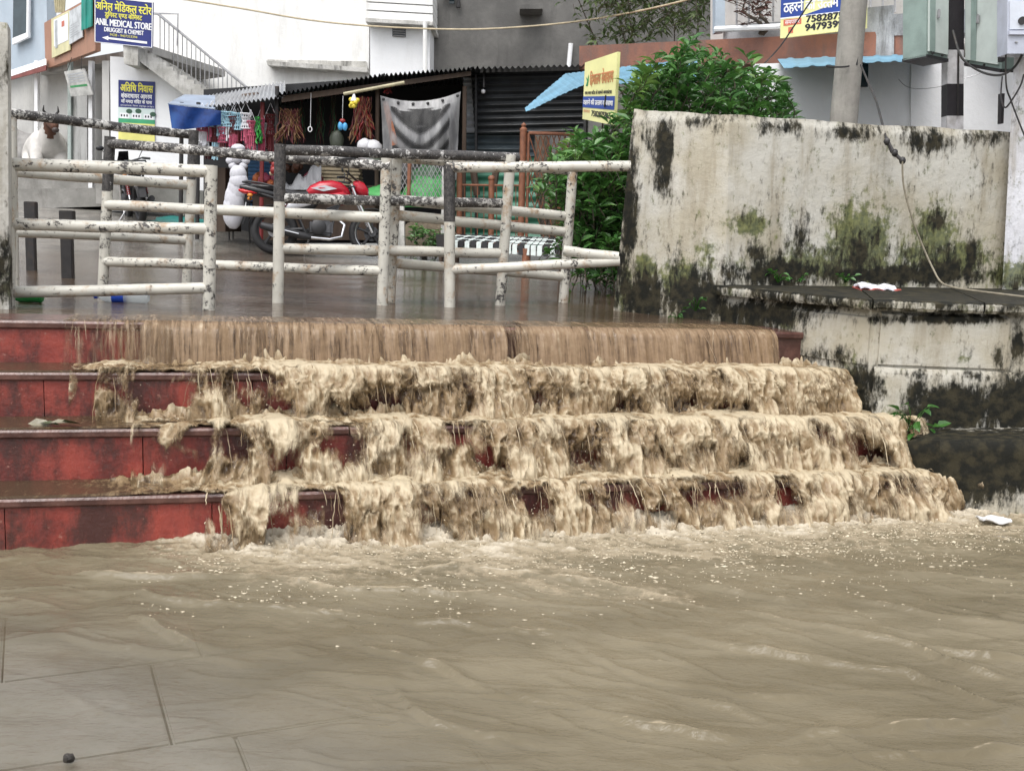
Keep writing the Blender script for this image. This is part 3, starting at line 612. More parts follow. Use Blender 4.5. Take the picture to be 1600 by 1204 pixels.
# ================================================================== pipe railings on the upper street
def mat_pipe(name, chip, paint=(.56, .54, .475), rust=.75, scale=14):
    m = NT(name); a = m.noise(scale * 1.7, 8, .78); b = m.noise(scale * .35, 5, .6, off=3); f = m.noise(scale * 4, 5, .7, off=6)
    c = m.mix(m.ramp(m.noise(6, 4), .35, .65), mul(paint, .85), paint)
    c = m.mix(m.math('MULTIPLY', m.ramp(m.noise(8, 6, .7, off=8), .52, .68), rust), c, (.30, .17, .07))
    ch = m.ramp(m.math('ADD', m.math('ADD', m.math('MULTIPLY', a, .55), m.math('MULTIPLY', f, .30)), m.math('MULTIPLY', b, .25)), chip, chip + .035)
    c = m.mix(ch, c, m.mix(m.ramp(f, .4, .6), (.020, .019, .019), (.075, .068, .064)))
    m.col(c); m.p(Roughness=m.ramp(ch, 0, 1, .42, .5)); m.bump(m.math('MULTIPLY', ch, -1.0), .6, .008); return m.m
M_PL, M_PM, M_PH, M_PD = mat_pipe('pipe_paint_sound', .612), mat_pipe('pipe_paint_chipped', .578), mat_pipe('pipe_paint_flaking', .52, (.56, .545, .51), .15), mat_pipe('pipe_paint_gone', .485, (.55, .54, .52), .1)
M_PG = mat_pipe('pipe_black_top', .455, (.55, .54, .52), .1)
M_DK = simple('black_iron', (.022, .020, .020), .45, .3, 20, dirt=(.12, .07, .04), dirtamt=.3)
PR = .037
def wobble(a, b, n=9, amp=.004):
    a, b = Vector(a), Vector(b); s = rnd.uniform(0, 50); return [a.lerp(b, i / n) + Vector((0, 0, amp * float(vn(i * .6 + s, s)))) for i in range(n + 1)]
def railing(label, posts, rails):
    """posts: (xt, yt, xb, yb, material, dark top?)  rails: (x0, y0, x1, y1, material) ; x snaps to the depth of the posts' line"""
    pb = [G(p[2], p[3]) for p in posts]; ax = [(p[2], q.y) for p, q in zip(posts, pb)]
    if len(ax) == 1: ax.append((ax[0][0] + 100, ax[0][1]))
    ax.sort()
    def Yof(x):
        (xa, ya), (xb, yb) = ax[0], ax[-1]; t = (x - xa) / (xb - xa); return 1.0 / ((1 - t) / ya + t / yb)
    r = thing('pipe_railing', pb[0], label, 'railing', None)
    for p, q in zip(posts, pb):
        top = P(p[0], p[1], q.y); o = MB().tube(wobble(q - Vector((0, 0, .06)), top, 8, .003), PR, 14).build('post', p[4], r)
        if len(p) > 5: MB().tube(wobble(top - (top - q) * p[5], top + Vector((0, 0, .002)), 4, .001), PR + .0015, 14).build('bare_top', M_PG, o)
    for (x0, y0, x1, y1, m) in rails:
        MB().tube(wobble(P(x0, y0, Yof(x0)), P(x1, y1, Yof(x1))), PR * rnd.uniform(.9, 1.0), 14).build('rail', m, r)
    return r
railing('white pipe railing panel fixed to the pillar, lowest and nearest the steps', [(16, 250, 12, 474, M_PL), (330, 259, 326, 481, M_PM)], [(16, 256, 334, 268, M_PM), (16, 351, 326, 357, M_PM), (16, 456, 326, 450, M_PL)])
railing('pipe railing behind the pillar panel with a flaking black top rail', [(17, 172, 21, 446, M_PL), (303, 204, 291, 440, M_PL, .32)], [(10, 177, 305, 212, M_PH), (18, 268, 298, 290, M_PL), (20, 362, 294, 376, M_PL)])
railing('long pipe railing sloping down in front of the red motorcycle', [(172, 214, 160, 446, M_PM, .36), (604, 248, 597, 474, M_PM)], [(172, 224, 610, 260, M_PH), (167, 320, 600, 340, M_PL), (163, 408, 597, 424, M_PM)])
railing('pipe railing across the red motorcycle with a bare grey top rail', [(438, 226, 434, 470, M_PL, .36), (798, 242, 781, 474, M_PM)], [(438, 234, 810, 246, M_PD), (436, 309, 790, 318, M_PH), (435, 388, 784, 396, M_PL)])
railing('thin pipe railing standing behind the woven cot side, leaning post by the bush', [(620, 246, 609, 470, M_PM), (895, 266, 880, 470, M_PM)], [(620, 246, 895, 266, M_PM), (613, 336, 888, 362, M_PL), (611, 410, 882, 432, M_PL), (617, 312, 890, 338, M_PL)])
railing('pipe railing with a black topped post, tied into the end of the mossy boundary wall', [(702, 258, 703, 477, M_PL, .40)], [(698, 262, 985, 260, M_PM), (703, 422, 968, 408, M_PL), (880, 392, 966, 401, M_PL)])
# concrete gate pillar on the left
q = G(10, 478); yq = q.y
M_PIL = mat_wall('pillar_wash', (.46, .445, .40), (.55, .54, .50))
def px_block(name, mat, x0, x1, y0, y1, Y, dep, label=None, cat=None, parent=None, xt=0, bev=.0):
    a, b = P(x0, y1, Y), P(x1, y1, Y); c, d = P(x1 + xt, y0, Y), P(x0 + xt, y0, Y); k = Vector((0, dep, 0))
    o = MB().hexa([a, b, b + k, a + k], [d, c, c + k, d + k]).build(name, mat, parent, flat=True)
    if label: tag(o, label, cat)
    return o
cols = [(P(-60, 33, yq - .08), P(-58, 520, yq - .08)), (P(-18, 30, yq - .1), P(-18, 520, yq - .1)), (P(12, 34, yq - .06), P(14, 520, yq - .06)), (P(17, 44, yq + .02), P(20, 520, yq + .02))]
stain_wall('gate_pillar', cols, 40, (-.12, .2, 0), [(12, 110, 6, 40, .5), (8, 430, 20, 60, .8)], [(8, 440, 20, 40, .5)], 'weathered cream concrete gate pillar holding the pipe railing', 'pillar', mat=M_PIL)
# two rusty square stubs standing in the water
for (x, yt, yb, lab) in ((48, 315, 420, 'shorter black square iron stub post standing in the street water'), (105, 329, 432, 'black square iron stub post with a wide cap in the street water')):
    b = G(x, yb); s = .075 if x < 60 else .085; t = P(x, yt, b.y); r = thing('stub_post', b, lab, 'post')
    MB().bbox((b + t) / 2 - Vector((0, 0, .03)), s, s, (t - b).length + .06, .006, .15).build('shaft', M_DK, r)
    MB().bbox(t - Vector((0, 0, .09)), s + .018, s + .018, .18, .005, .15).build('cap', M_DK, r)
# bottles afloat
def bottle(px, py, L, rad, ang, mats, label, lab=None):
    c = G(px, py) + Vector((0, 0, rad * .55)); M = Matrix.Rotation(ang, 3, 'Z') @ Matrix.Rotation(R(90), 3, 'Y')
    r = thing('plastic_bottle', c - Vector((0, 0, rad * .5)), label, 'bottle')
    pr = [(rad * .7, -L * .5), (rad, -L * .45), (rad * .93, -L * .2), (rad, -L * .05), (rad, L * .2), (rad * .75, L * .32), (rad * .36, L * .42), (rad * .36, L * .46)]
    MB().lathe(pr, 18, M, c).build('body', mats[0], r)
    MB().lathe([(rad * .42, L * .44), (rad * .42, L * .5)], 14, M, c).build('cap', mats[1], r)
    if lab: MB().lathe([(rad * 1.01, -L * .06), (rad * 1.015, L * .16)], 18, M, c).build('label', mats[2], r)
def plastic(name, c, a=.45, rough=.08):
    m = NT(name); m.col(c); m.p(Roughness=rough, IOR=1.4); tr = m.n('BsdfTransparent'); tr.inputs[0].default_value = (*[min(1, x * .5 + .5) for x in c], 1)
    mx = m.n('MixShader'); mx.inputs[0].default_value = a; m.l(tr.outputs[0], mx.inputs[1]); m.l(m.b.outputs[0], mx.inputs[2]); m.l(mx.outputs[0], m.out.inputs['Surface']); return m.m
M_GB = plastic('green_bottle', (.02, .22, .05), .8); M_CB = plastic('clear_bottle', (.75, .8, .82), .35); M_BLU = simple('blue_plastic', (.01, .06, .42), .3, .1, 10); M_GRN = simple('green_plastic', (.02, .25, .06), .3, .1, 10)
bottle(42, 469, .19, .03, R(182), (M_GB, M_GRN), 'crushed green plastic bottle floating by the gate pillar')
bottle(190, 469, .33, .042, R(184), (M_CB, M_BLU, M_BLU), 'clear plastic water bottle with blue label floating below the railing', True)
# ---- leaves
def leaf_mat(name, a, b, c):
    m = NT(name); n = m.noise(7, 4, .6); f = m.noise(2.1, 3, .5, off=4)
    col = m.mix(m.ramp(n, .35, .65), a, b); col = m.mix(m.ramp(f, .55, .7), col, c); m.col(col); m.p(Roughness=.32, Specular_IOR_Level=.5)
    tl = m.n('BsdfTranslucent'); m.l(col, tl.inputs[0]); mx = m.n('MixShader'); mx.inputs[0].default_value = .25; m.l(m.b.outputs[0], mx.inputs[1]); m.l(tl.outputs[0], mx.inputs[2]); m.l(mx.outputs[0], m.out.inputs['Surface']); return m.m
M_LEAF = leaf_mat('bush_leaf', (.040, .125, .028), (.092, .225, .050), (.19, .32, .075)); M_LEAFL = leaf_mat('weed_leaf', (.03, .10, .02), (.06, .17, .03), (.09, .2, .05)); M_LEAFT = leaf_mat('tree_leaf', (.06, .095, .03), (.10, .145, .05), (.15, .19, .075))
M_BARK = mat_conc('bark', (.11, .085, .06), (.05, .04, .03), .85, (.03, .025, .02), .4, 9)
def leaf_cloud(pos, dirs, L, W, droop=.25):
    pos = np.array(pos); d = np.array(dirs); d = d / np.linalg.norm(d, axis=1)[:, None]; n = len(pos); L = np.asarray(L)[:, None]; W = np.asarray(W)[:, None]
    upv = np.array([0, 0, 1.0]) + nprng.normal(0, .45, (n, 3)); s = np.cross(d, upv); s = s / (np.linalg.norm(s, axis=1)[:, None] + 1e-9); nn = np.cross(s, d); dr = np.array([0, 0, -1.0])
    b = pos; m1 = pos + d * L * .33 + dr * L * droop * .06; m2 = pos + d * L * .68 + dr * L * droop * .4; t = pos + d * L + dr * L * droop
    V = np.stack([b, m1 - s * W * .5 + nn * W * .15, m1 - nn * W * .05, m1 + s * W * .5 + nn * W * .15, m2 - s * W * .36 + nn * W * .1, m2 - nn * W * .03, m2 + s * W * .36 + nn * W * .1, t], 1).reshape(-1, 3)
    F = np.array([(0, 2, 1), (0, 3, 2), (1, 2, 5), (1, 5, 4), (2, 3, 6), (2, 6, 5), (4, 5, 7), (5, 6, 7)]); return V, (F[None] + 8 * np.arange(n)[:, None, None]).reshape(-1, 3)
def in_poly(x, y, poly):
    c = False; j = len(poly) - 1
    for i in range(len(poly)):
        if (poly[i][1] > y) != (poly[j][1] > y) and x < (poly[j][0] - poly[i][0]) * (y - poly[i][1]) / (poly[j][1] - poly[i][1]) + poly[i][0]: c = not c
        j = i
    return c
def bush(name, label, cat, poly, Yr, base, nsh, leafL, leafW, mat, stems, per=13, up=.8, parts=('foliage', 'stem'), shoot=(.25, .6), ydep=None, droop=.35):
    r = thing(name, base, label, cat); pos = []; dr = []; tips = []
    xs = [p[0] for p in poly]; ys = [p[1] for p in poly]
    while len(tips) < nsh:
        x, y = rnd.uniform(min(xs), max(xs)), rnd.uniform(min(ys), max(ys))
        if in_poly(x, y, poly):
            Y = rnd.uniform(*Yr) if ydep is None else ydep(x, y) + rnd.uniform(*Yr); tips.append(P(x, y, Y))
    mbs = MB()
    for t in tips:
        hd = Vector((t.x - base[0], (t.y - base[1]) * .7 - .25, 0)); hd = hd.normalized() * rnd.uniform(.2, .7) + Vector((rnd.gauss(0, .3), rnd.gauss(0, .3), up)); hd.normalize()
        ln = rnd.uniform(*shoot); s0 = t - hd * ln; pts = [s0 + hd * ln * i / 5 + Vector((rnd.gauss(0, .01), rnd.gauss(0, .01), -.03 * (i / 5) ** 2)) for i in range(6)]
        mbs.tube(pts, [.005 - .0007 * i for i in range(6)], 4)
        for i in range(per):
            q = rnd.uniform(.1, 1.0); k = min(int(q * 5), 4); p = pts[k].lerp(pts[k + 1], q * 5 - k) if q < 1 else pts[5]
            a = i * 2.4 + rnd.random(); sd = Vector((math.cos(a), math.sin(a), rnd.uniform(-.05, .75))); pos.append(tuple(p)); dr.append(tuple(sd + hd * .5))
    n = len(pos); sz = nprng.uniform(.42, 1.25, n); V, F = leaf_cloud(pos, dr, leafL * sz, leafW * sz, droop)
    tag(link_mesh(parts[0], V, F, mat, r), kind='stuff'); mbs.build('twigs', M_BARK, r)['kind'] = 'stuff'
    for s in stems: 
        n = 7; a, b = Vector(base) + Vector((rnd.uniform(-.1, .1), rnd.uniform(-.1, .1), -.05)), Vector(s); pts = [a.lerp(b, i / n) + Vector((.05 * math.sin(i), .04 * math.cos(i * 1.3), 0)) for i in range(n + 1)]
        MB().tube(pts, [.028 - .003 * i for i in range(n + 1)], 7).build(parts[1], M_BARK, r)
    return r
bs = G(925, 392); bb = Vector((bs.x + .35, bs.y + .1, bs.z))
bush('leafy_shrub', 'dense green shrub with long pointed leaves behind the mossy boundary wall', 'shrub', [(955, 190), (930, 205), (890, 195), (900, 225), (862, 232), (858, 262), (875, 300), (882, 350), (905, 392), (985, 395), (1000, 190), (1100, 200), (1232, 185), (1238, 150), (1225, 108), (1190, 100), (1170, 80), (1140, 84), (1120, 60), (1100, 75), (1085, 42), (1062, 40), (1055, 78), (1032, 62), (1020, 92), (1000, 80), (985, 128)], (9.0, 10.4), bb, 540, .160, .041, M_LEAF, [P(900, 250, 9.6), P(940, 150, 9.7), P(1050, 110, 9.5), P(1130, 110, 9.5), P(1190, 140, 9.4), P(960, 280, 9.4)])
bush('rounded_shrub', 'rounded bright green shrub between the lattice gate and the boundary wall', 'shrub', [(930, 205), (890, 198), (862, 236), (860, 275), (880, 345), (905, 398), (990, 400), (992, 205)], (9.4, 10.6), Vector(G(935, 398)), 260, .14, .038, M_LEAF, [P(900, 300, 9.9), P(950, 290, 9.9)])
# ---- small weeds on the walls, each leaf a part
_lv, _lf = leaf_cloud([(0, 0, 0)], [(0, -1, .15)], [1.0], [.55], .3)
LEAF_ME = bpy.data.meshes.new('leaf'); LEAF_ME.from_pydata([tuple(v) for v in _lv], [], [tuple(f) for f in _lf]); LEAF_ME.materials.append(M_LEAFL)
def weed(px, py, Y, n, L, spread, label):
    b = P(px, py, Y); r = thing('weed', b, label, 'plant')
    ms = MB()
    for i in range(n):
        a = rnd.uniform(-1.9, 1.9); h = rnd.uniform(.05, 1) * spread; tip = Vector((math.sin(a) * spread * rnd.uniform(.2, .8), -abs(math.cos(a)) * spread * .5 - .01, h))
        ms.tube([b + Vector((0, .02, 0)), b + tip * .6 + Vector((0, 0, .2 * spread)), b + tip], [.0035, .0025, .0015], 5)
        o = bpy.data.objects.new('leaf', LEAF_ME); COL.objects.link(o); o.parent = r; o.location = tip; o.rotation_euler = (rnd.uniform(-.5, .4), rnd.uniform(-.4, .4), a * .8 + rnd.uniform(-.6, .6)); s = L * rnd.uniform(.6, 1.1); o.scale = (s, s, s)
    ms.build('stem', M_LEAFL, r)
weed(1424, 678, 6.05, 18, .085, .17, 'broad leaved weed sprouting from the black foot of the retaining wall')
weed(1088, 486, 7.26, 11, .05, .10, 'pale green weed on the dark pier above the water')
weed(1058, 500, 7.34, 10, .035, .06, 'tiny creeping weed at the waterline of the mossy pier')
weed(1216, 442, 7.36, 12, .05, .08, 'weed growing where the boundary wall meets the slab, beside the pier')
weed(1322, 442, 7.5, 12, .05, .07, 'weed at the back of the slab behind the red and white packet')
weed(1250, 440, 7.4, 8, .035, .05, 'short tuft of weed midway along the slab by the boundary wall')
# ---- litter
c = P(1368, 449, 7.15); c.z = SZ + .03; pk = thing('plastic_packet', zc(c, SZ + .004), 'folded red and white plastic packet lying on the slab', 'packet')
M_PKW, M_PKR = simple('packet_white', (.72, .72, .78), .35, .1, 20), simple('packet_red', (.45, .10, .08), .35, .25, 14)
rw = [[c + Vector((-.12 + .25 * i / 10, -.07 + .15 * j / 5, .012 * math.sin(i * 1.1 + j) + .004 * (j - 2) - .0012 * i)) for i in range(11)] for j in range(6)]
MB().sheet(rw, (0, 0, -.012)).build('top_face', M_PKW, pk)
rw = [[c + Vector((-.13 + .27 * i / 12, -.085 + .16 * j / 5, -.012 - .010 * (1 + math.sin(i * .9)) * (1 - j / 5) - .002 * i / 12)) for i in range(13)] for j in range(6)]
MB().sheet(rw, (0, 0, -.006)).build('under_flap', M_PKR, pk)
c = P(1556, 755, 5.52); c.z = POOLZ + .022; mb = MB(); rw = [[c + Vector((-.07 + .15 * i / 9, -.05 + .1 * j / 5, .007 * math.sin(i * .9 + j * .7) + .006 * math.cos(j * 1.6 + i * .5) + .012 - .001 * abs(i - 4))) for i in range(10)] for j in range(6)]
tag(mb.sheet(rw, (0, 0, -.008)).build('plastic_scrap', simple('scrap_white', (.7, .7, .7), .4, .1, 20)), 'crumpled white plastic scrap washed up against the black wall foot', 'litter')
q = UV(u_at(70, 2), TREAD * 2 - .06, 0); q.z = hz(2, u_at(70, 2)) + .012; lf = thing('fallen_leaf', q, 'dark wet fallen leaves stuck on the third red step', 'leaf')
for i in range(4):
    V, F = leaf_cloud([(q.x - .08 + .05 * i, q.y - .02 + .015 * (i % 2), q.z + .004 * i)], [(1, .3 * (-1) ** i, .02)], [.11], [.05], .05); link_mesh('blade', V, F, simple('dead_leaf', (.06, .07, .03), .3, .3, 20) if i % 2 else simple('pale_dead_leaf', (.22, .20, .14), .35, .3, 20), lf)
d0 = ray(106, 1188); q = EYE + d0 * ((POOLZ + .002 - EYE.z) / d0.z); mb = MB(); [mb.ball(q + Vector((rnd.uniform(-.012, .012), rnd.uniform(-.008, .008), rnd.uniform(.0, .014))), rnd.uniform(.006, .013), n=6, m=4, jit=.5) for i in range(7)]
tag(mb.build('debris_clump', simple('debris', (.03, .025, .02), .7, .3, 30)), 'small dark clump of debris in the shallow water over the paving', 'debris')
# ================================================================== houses behind
def quad_pts(c): return [P(*q) for q in c]                     # c: four (px, py, Y): TL TR BR BL
def lerp4(q, s, t): return (q[0].lerp(q[1], s)).lerp(q[3].lerp(q[2], s), t)
def slab4(name, mat, c, dep, parent=None, n=None):
    q = quad_pts(c) if not isinstance(c[0], Vector) else c; k = Vector(dep)
    return MB().hexa([q[3], q[2], q[2] + k, q[3] + k], [q[0], q[1], q[1] + k, q[0] + k]).build(name, mat, parent, flat=True)
def corrugated(name, mat, c, ribs, amp, along='u', parent=None, nu=None, prof='sin', flip=1, sag=0.0):
    q = quad_pts(c) if not isinstance(c[0], Vector) else c; nr = (q[1] - q[0]).cross(q[3] - q[0]).normalized() * flip
    na = ribs * (8 if prof == 'sin' else 6); nb = nu or 8; rows = []
    for i in range(na + 1):
        a = i / na; ph = (a * ribs) % 1.0
        if prof == 'sin': h = amp * math.sin(2 * math.pi * ph)
        else: h = amp * float(np.interp(ph, [0, .55, .65, .85, .95, 1], [0, 0, 1, 1, 0, 0]))
        row = []
        for j in range(nb + 1):
            b = j / nb; s, t = (a, b) if along == 'u' else (b, a)
            row.append(lerp4(q, s, t) + nr * (h + .006 * float(fbm(s * 5 + q[0].x, t * 5, 2.0, 2))) - Vector((0, 0, sag * math.sin(math.pi * b))))
        rows.append(row)
    return MB().sheet(rows, nr * -.004).build(name, mat, parent)
M_WHITEW = mat_conc('white_house_wall', (.86, .86, .84), (.78, .78, .76), .75, (.42, .41, .39), .42, .9)
M_WHITEC = mat_conc('white_clean_wall', (.86, .87, .88), (.80, .81, .82), .7, (.55, .54, .52), .2, 1.2)
M_MOULD = mat_conc('mouldy_ledge', (.62, .61, .58), (.40, .39, .36), .8, (.05, .05, .045), .85, 3.5)
M_GREYW = mat_conc('grey_cement', (.165, .16, .15), (.10, .097, .092), .85, (.06, .058, .055), .7, 1.2)
M_BLUEW = mat_conc('blue_grey_wall', (.44, .51, .58), (.38, .45, .52), .7, (.28, .30, .33), .2, 1.5)
M_TERRA = mat_conc('terracotta_band', (.30, .135, .09), (.21, .105, .08), .8, (.13, .11, .10), .7, 3.0)
M_PARA = mat_conc('mouldy_parapet', (.42, .44, .46), (.25, .26, .27), .8, (.07, .07, .065), .8, 3.0)
M_GLASSD = simple('dark_glass', (.03, .05, .06), .12, .2, 4, bump=0)
M_SOFF = mat_conc('soffit', (.42, .41, .39), (.30, .295, .28), .85, (.12, .11, .10), .6, 1.8)
M_VER = mat_conc('veranda_wall', (.56, .555, .53), (.46, .455, .44), .8, (.25, .24, .22), .45, 1.2)
M_STEEL = simple('grey_steel', (.42, .42, .43), .4, .2, 20, metal=.5)

# --- long white house behind the stalls
h = thing('white_house', P(410, 330, 22), 'big white house with blank upper wall and a mouldy ledge behind the stalls', 'house')
slab4('wall', M_WHITEW, [(200, -90, 21.5), (578, -90, 21.5), (574, 330, 21.5), (210, 330, 21.5)], (0, 4, 0), h)
lg = slab4('ledge', M_MOULD, [(416, 95, 21.2), (574, 106, 21.2), (574, 113, 21.2), (418, 102, 21.2)], (0, .5, 0), h)
slab4('ledge_upstand', M_MOULD, [(418, 93, 21.44), (572, 96, 21.44), (574, 107, 21.44), (418, 97, 21.44)], (0, .3, 0), h)
# --- white house with a vent
h = thing('white_house', P(625, 330, 21), 'narrow white house with a small louvred vent and banded top storey', 'house')
slab4('wall', M_WHITEC, [(578, 30, 21), (672, 36, 21), (670, 330, 21), (580, 330, 21)], (0, 4, 0), h)
for i in range(4): slab4('cladding_board', M_WHITEW, [(572, -22 + i * 13, 20.8), (676, -16 + i * 13, 20.8), (676, -5 + i * 13, 20.8), (572, -11 + i * 13, 20.8)], (0, 3.5, 0), h)
slab4('cornice', M_MOULD, [(571, 28, 20.7), (677, 34, 20.7), (677, 40, 20.7), (571, 34, 20.7)], (0, 3.5, 0), h)
v = slab4('vent', M_GLASSD, [(613, 43, 20.985), (634, 44, 20.985), (634, 58, 20.985), (613, 57, 20.985)], (0, .1, 0), h)
for i in range(4): slab4('louvre', M_STEEL, [(614, 44 + i * 3.6, 20.94), (633, 45 + i * 3.6, 20.94), (633, 46.6 + i * 3.6, 20.95), (614, 45.6 + i * 3.6, 20.95)], (0, .03, 0), v)
MB().tube([P(664, 34, 20.6), P(666, 330, 20.6)], .04, 8).build('drain_pipe', M_WHITEW, h)
# --- grey cement house
h = thing('cement_house', P(850, 330, 22), 'dark grey unpainted cement house wall above the tin sheds', 'house')
slab4('wall', M_GREYW, [(680, -90, 22), (1400, -90, 22), (1400, 330, 22), (674, 330, 22)], (0, 4, 0), h)
slab4('sunshade', M_GREYW, [(812, 8, 21.4), (848, 4, 21.4), (848, 14, 21.4), (812, 14, 21.4)], (0, .7, 0), h)
slab4('window', M_GLASSD, [(702, -10, 21.98), (710, -10, 21.98), (710, 6, 21.98), (702, 6, 21.98)], (0, .1, 0), h)
MB().tube([P(892, 68, 21.9), P(888, 110, 21.9)], .045, 8).build('drain_pipe', M_WHITEC, h)
MB().tube([P(690, -5, 21.9), P(716, -4, 21.9), P(716, 12, 21.9)], .05, 8).build('spout', M_DK, h)
# --- guest house on the right: parapet, terracotta band, tin eave, white wall
h = thing('guest_house', P(1350, 200, 11.6), 'guest house with grey mouldy parapet, terracotta band and white lower wall', 'house')
slab4('band', M_TERRA, [(905, 72, 15.5), (1452, 46, 11.2), (1452, 92, 11.2), (905, 108, 15.5)], (.3, 1.6, 0), h)
slab4('parapet', M_PARA, [(1130, 40, 13.6), (1700, 2, 9.8), (1700, 44, 9.8), (1130, 66, 13.6)], (.3, .18, 0), h)
slab4('parapet_pier', M_PARA, [(1335, 14, 11.93), (1397, 8, 11.5), (1397, 92, 11.5), (1335, 94, 11.93)], (.05, .2, 0), h)
slab4('upper_wall', M_VER, [(1110, -150, 14.6), (1750, -190, 10.6), (1750, 60, 10.6), (1110, 80, 14.6)], (.3, 1, 0), h)
slab4('wall', M_WHITEC, [(1180, 100, 11.0), (1640, 86, 10.9), (1640, 330, 10.9), (1180, 330, 11.0)], (.1, 1.2, 0), h)
slab4('wall_pier', M_WHITEC, [(1424, 100, 10.92), (1560, 97, 10.88), (1558, 330, 10.88), (1422, 330, 10.92)], (.0, .2, 0), h)
slab4('window', M_GLASSD, [(1330, 100, 10.94), (1357, 99, 10.94), (1356, 136, 10.94), (1328, 136, 10.94)], (0, .15, 0), h)
M_BTIN = simple('light_blue_tin', (.13, .29, .40), .45, .25, 3, dirt=(.10, .16, .20), dirtamt=.5); 
corrugated('tin_eave', M_BTIN, [(1215, 92, 11.2), (1460, 84, 11.0), (1456, 94, 10.2), (1225, 106, 10.35)], 9, .010, 'u', h, 4, 'trap', -1)
# balcony bars with wilted creepers
for i in range(16):
    x = 1152 + i * 19; MB().tube([P(x, -40, 13.35 - i * .10), P(x - 1, 38 - i * 1.4, 13.35 - i * .10)], .012, 6).build('baluster', M_STEEL, h)
MB().tube([P(1118, 46, 13.2), P(1220, 42, 12.6)], .035, 8).build('white_pipe', M_WHITEC, h)
slab4('corner_post', M_BLUEW, [(1118, -60, 13.5), (1133, -60, 13.5), (1133, 48, 13.5), (1118, 50, 13.5)], (0, .2, 0), h)
# --- pharmacy on the left
h = thing('pharmacy_building', P(165, 300, 18.6), 'corner shop house with brown balcony front, veranda pillars and outside stair', 'building')
MB().prism([P(172, 88, 18.6), P(222, 92, 18.6), P(300, 152, 18.6), P(345, 160, 18.6), P(345, 330, 18.6), P(174, 330, 18.6)], (0, .25, 0)).build('front_wall', M_WHITEC, h, flat=True)
slab4('side_wall', M_VER, [(-60, 90, 24.2), (168, 90, 20.4), (168, 330, 20.4), (-60, 330, 24.2)], (.1, .2, 0), h)
slab4('balcony_slab', M_SOFF, [(60, 104, 21.6), (238, 72, 18.3), (238, 84, 18.3), (60, 116, 21.6)], (.5, 2.6, 0), h)
bf = slab4('balcony_front', mat_conc('brown_board', (.42, .22, .14), (.34, .175, .115), .6, (.20, .12, .08), .35, 2), [(69, 36, 21.4), (149, -9, 18.45), (149, 79, 18.45), (71, 108, 21.4)], (.06, .08, 0), h)
slab4('upper_wall', M_BLUEW, [(-60, -70, 23.4), (72, -90, 21.5), (74, 100, 21.5), (-60, 130, 23.4)], (.1, .2, 0), h)
w = slab4('window', M_GLASSD, [(21, -40, 22.02), (42, -44, 21.74), (41, 52, 21.74), (20, 60, 22.02)], (.02, .06, 0), h)
slab4('window_sill', M_WHITEC, [(19, 60, 22.0), (44, 50, 21.66), (44, 58, 21.66), (19, 70, 22.0)], (.02, .06, 0), w)
slab4('window_frame', M_WHITEC, [(42, -44, 21.7), (45, -44, 21.66), (44, 52, 21.66), (41, 52, 21.7)], (.02, .05, 0), w)
slab4('awning', M_WHITEC, [(10, 112, 22.0), (72, 92, 21.2), (72, 101, 20.7), (8, 122, 21.5)], (0, .03, -.02), h)
slab4('awning_edge', simple('red_oxide', (.22, .07, .06), .6, .2, 6), [(8, 123, 21.5), (72, 102, 20.7), (72, 110, 20.7), (8, 127, 21.5)], (0, .04, 0), h)
for x, w_, Y, m in ((56, 5, 21.2, M_WHITEC), (108, 5, 20.2, mat_conc('green_pipe', (.42, .48, .45), (.36, .42, .40))), (141, 6, 19.4, M_WHITEC), (165, 11, 18.7, M_VER)):
    slab4('pillar', m, [(x - w_ / 2, 95, Y), (x + w_ / 2, 95, Y), (x + w_ / 2, 300, Y), (x - w_ / 2, 300, Y)], (0, .12, 0), h)
slab4('door_opening', simple('painted_doorway_shade', (.035, .033, .03), .9, .2, 3), [(161, 112, 19.5), (177, 108, 18.66), (177, 300, 18.66), (161, 300, 19.5)], (.02, .03, 0), h)  # dark slab fills the doorway; the shade inside is put into its colour
slab4('beam_end', M_MOULD, [(192, 70, 18.1), (216, 72, 18.1), (215, 103, 18.1), (194, 100, 18.1)], (0, .5, 0), h)
slab4('shutter', mat_conc('grey_shutter', (.40, .40, .39), (.34, .34, .33)), [(113, 118, 20.3), (136, 116, 19.9), (136, 296, 19.9), (113, 298, 20.3)], (.02, .05, 0), h)
stp = []; A, B = P(216, 76, 18.2), P(335, 152, 18.4); n = 11
poly = [A]
for i in range(n):
    p = A.lerp(B, (i + 1) / n); q = A.lerp(B, i / n); poly.append(Vector((p.x, p.y, q.z))); poly.append(p)
poly += [B + Vector((0, 0, -.18)), P(300, 158, 18.35), P(218, 96, 18.2)]
so = MB().prism(poly, (0, .95, 0)).build('outside_stair', M_MOULD, h, flat=True)
rl = MB()
rl.tube([P(240, 21, 18.9), P(247, 22, 18.9), P(392, 142, 19.1)], .022, 6); rl.tube([P(240, 21, 18.9), P(278, 22, 18.9), P(277, 72, 18.9)], .015, 6); rl.build('stair_handrail', M_STEEL, so)
for i in range(20):
    x = 250 + i * 7; yt = 24 + (x - 247) * .828; yb = min(158, 84 + (x - 250) * .80); MB().tube([P(x, yt, 18.95), P(x, yb, 18.95)], .009, 5).build('baluster', M_STEEL, so)
for i in range(6): MB().tube([P(84 + i * 3.6, -20, 20.9), P(88 + i * 2.4, 20, 20.9)], .02, 5).build('bamboo_pole', simple('bamboo', (.42, .38, .24), .6, .2, 9), h)
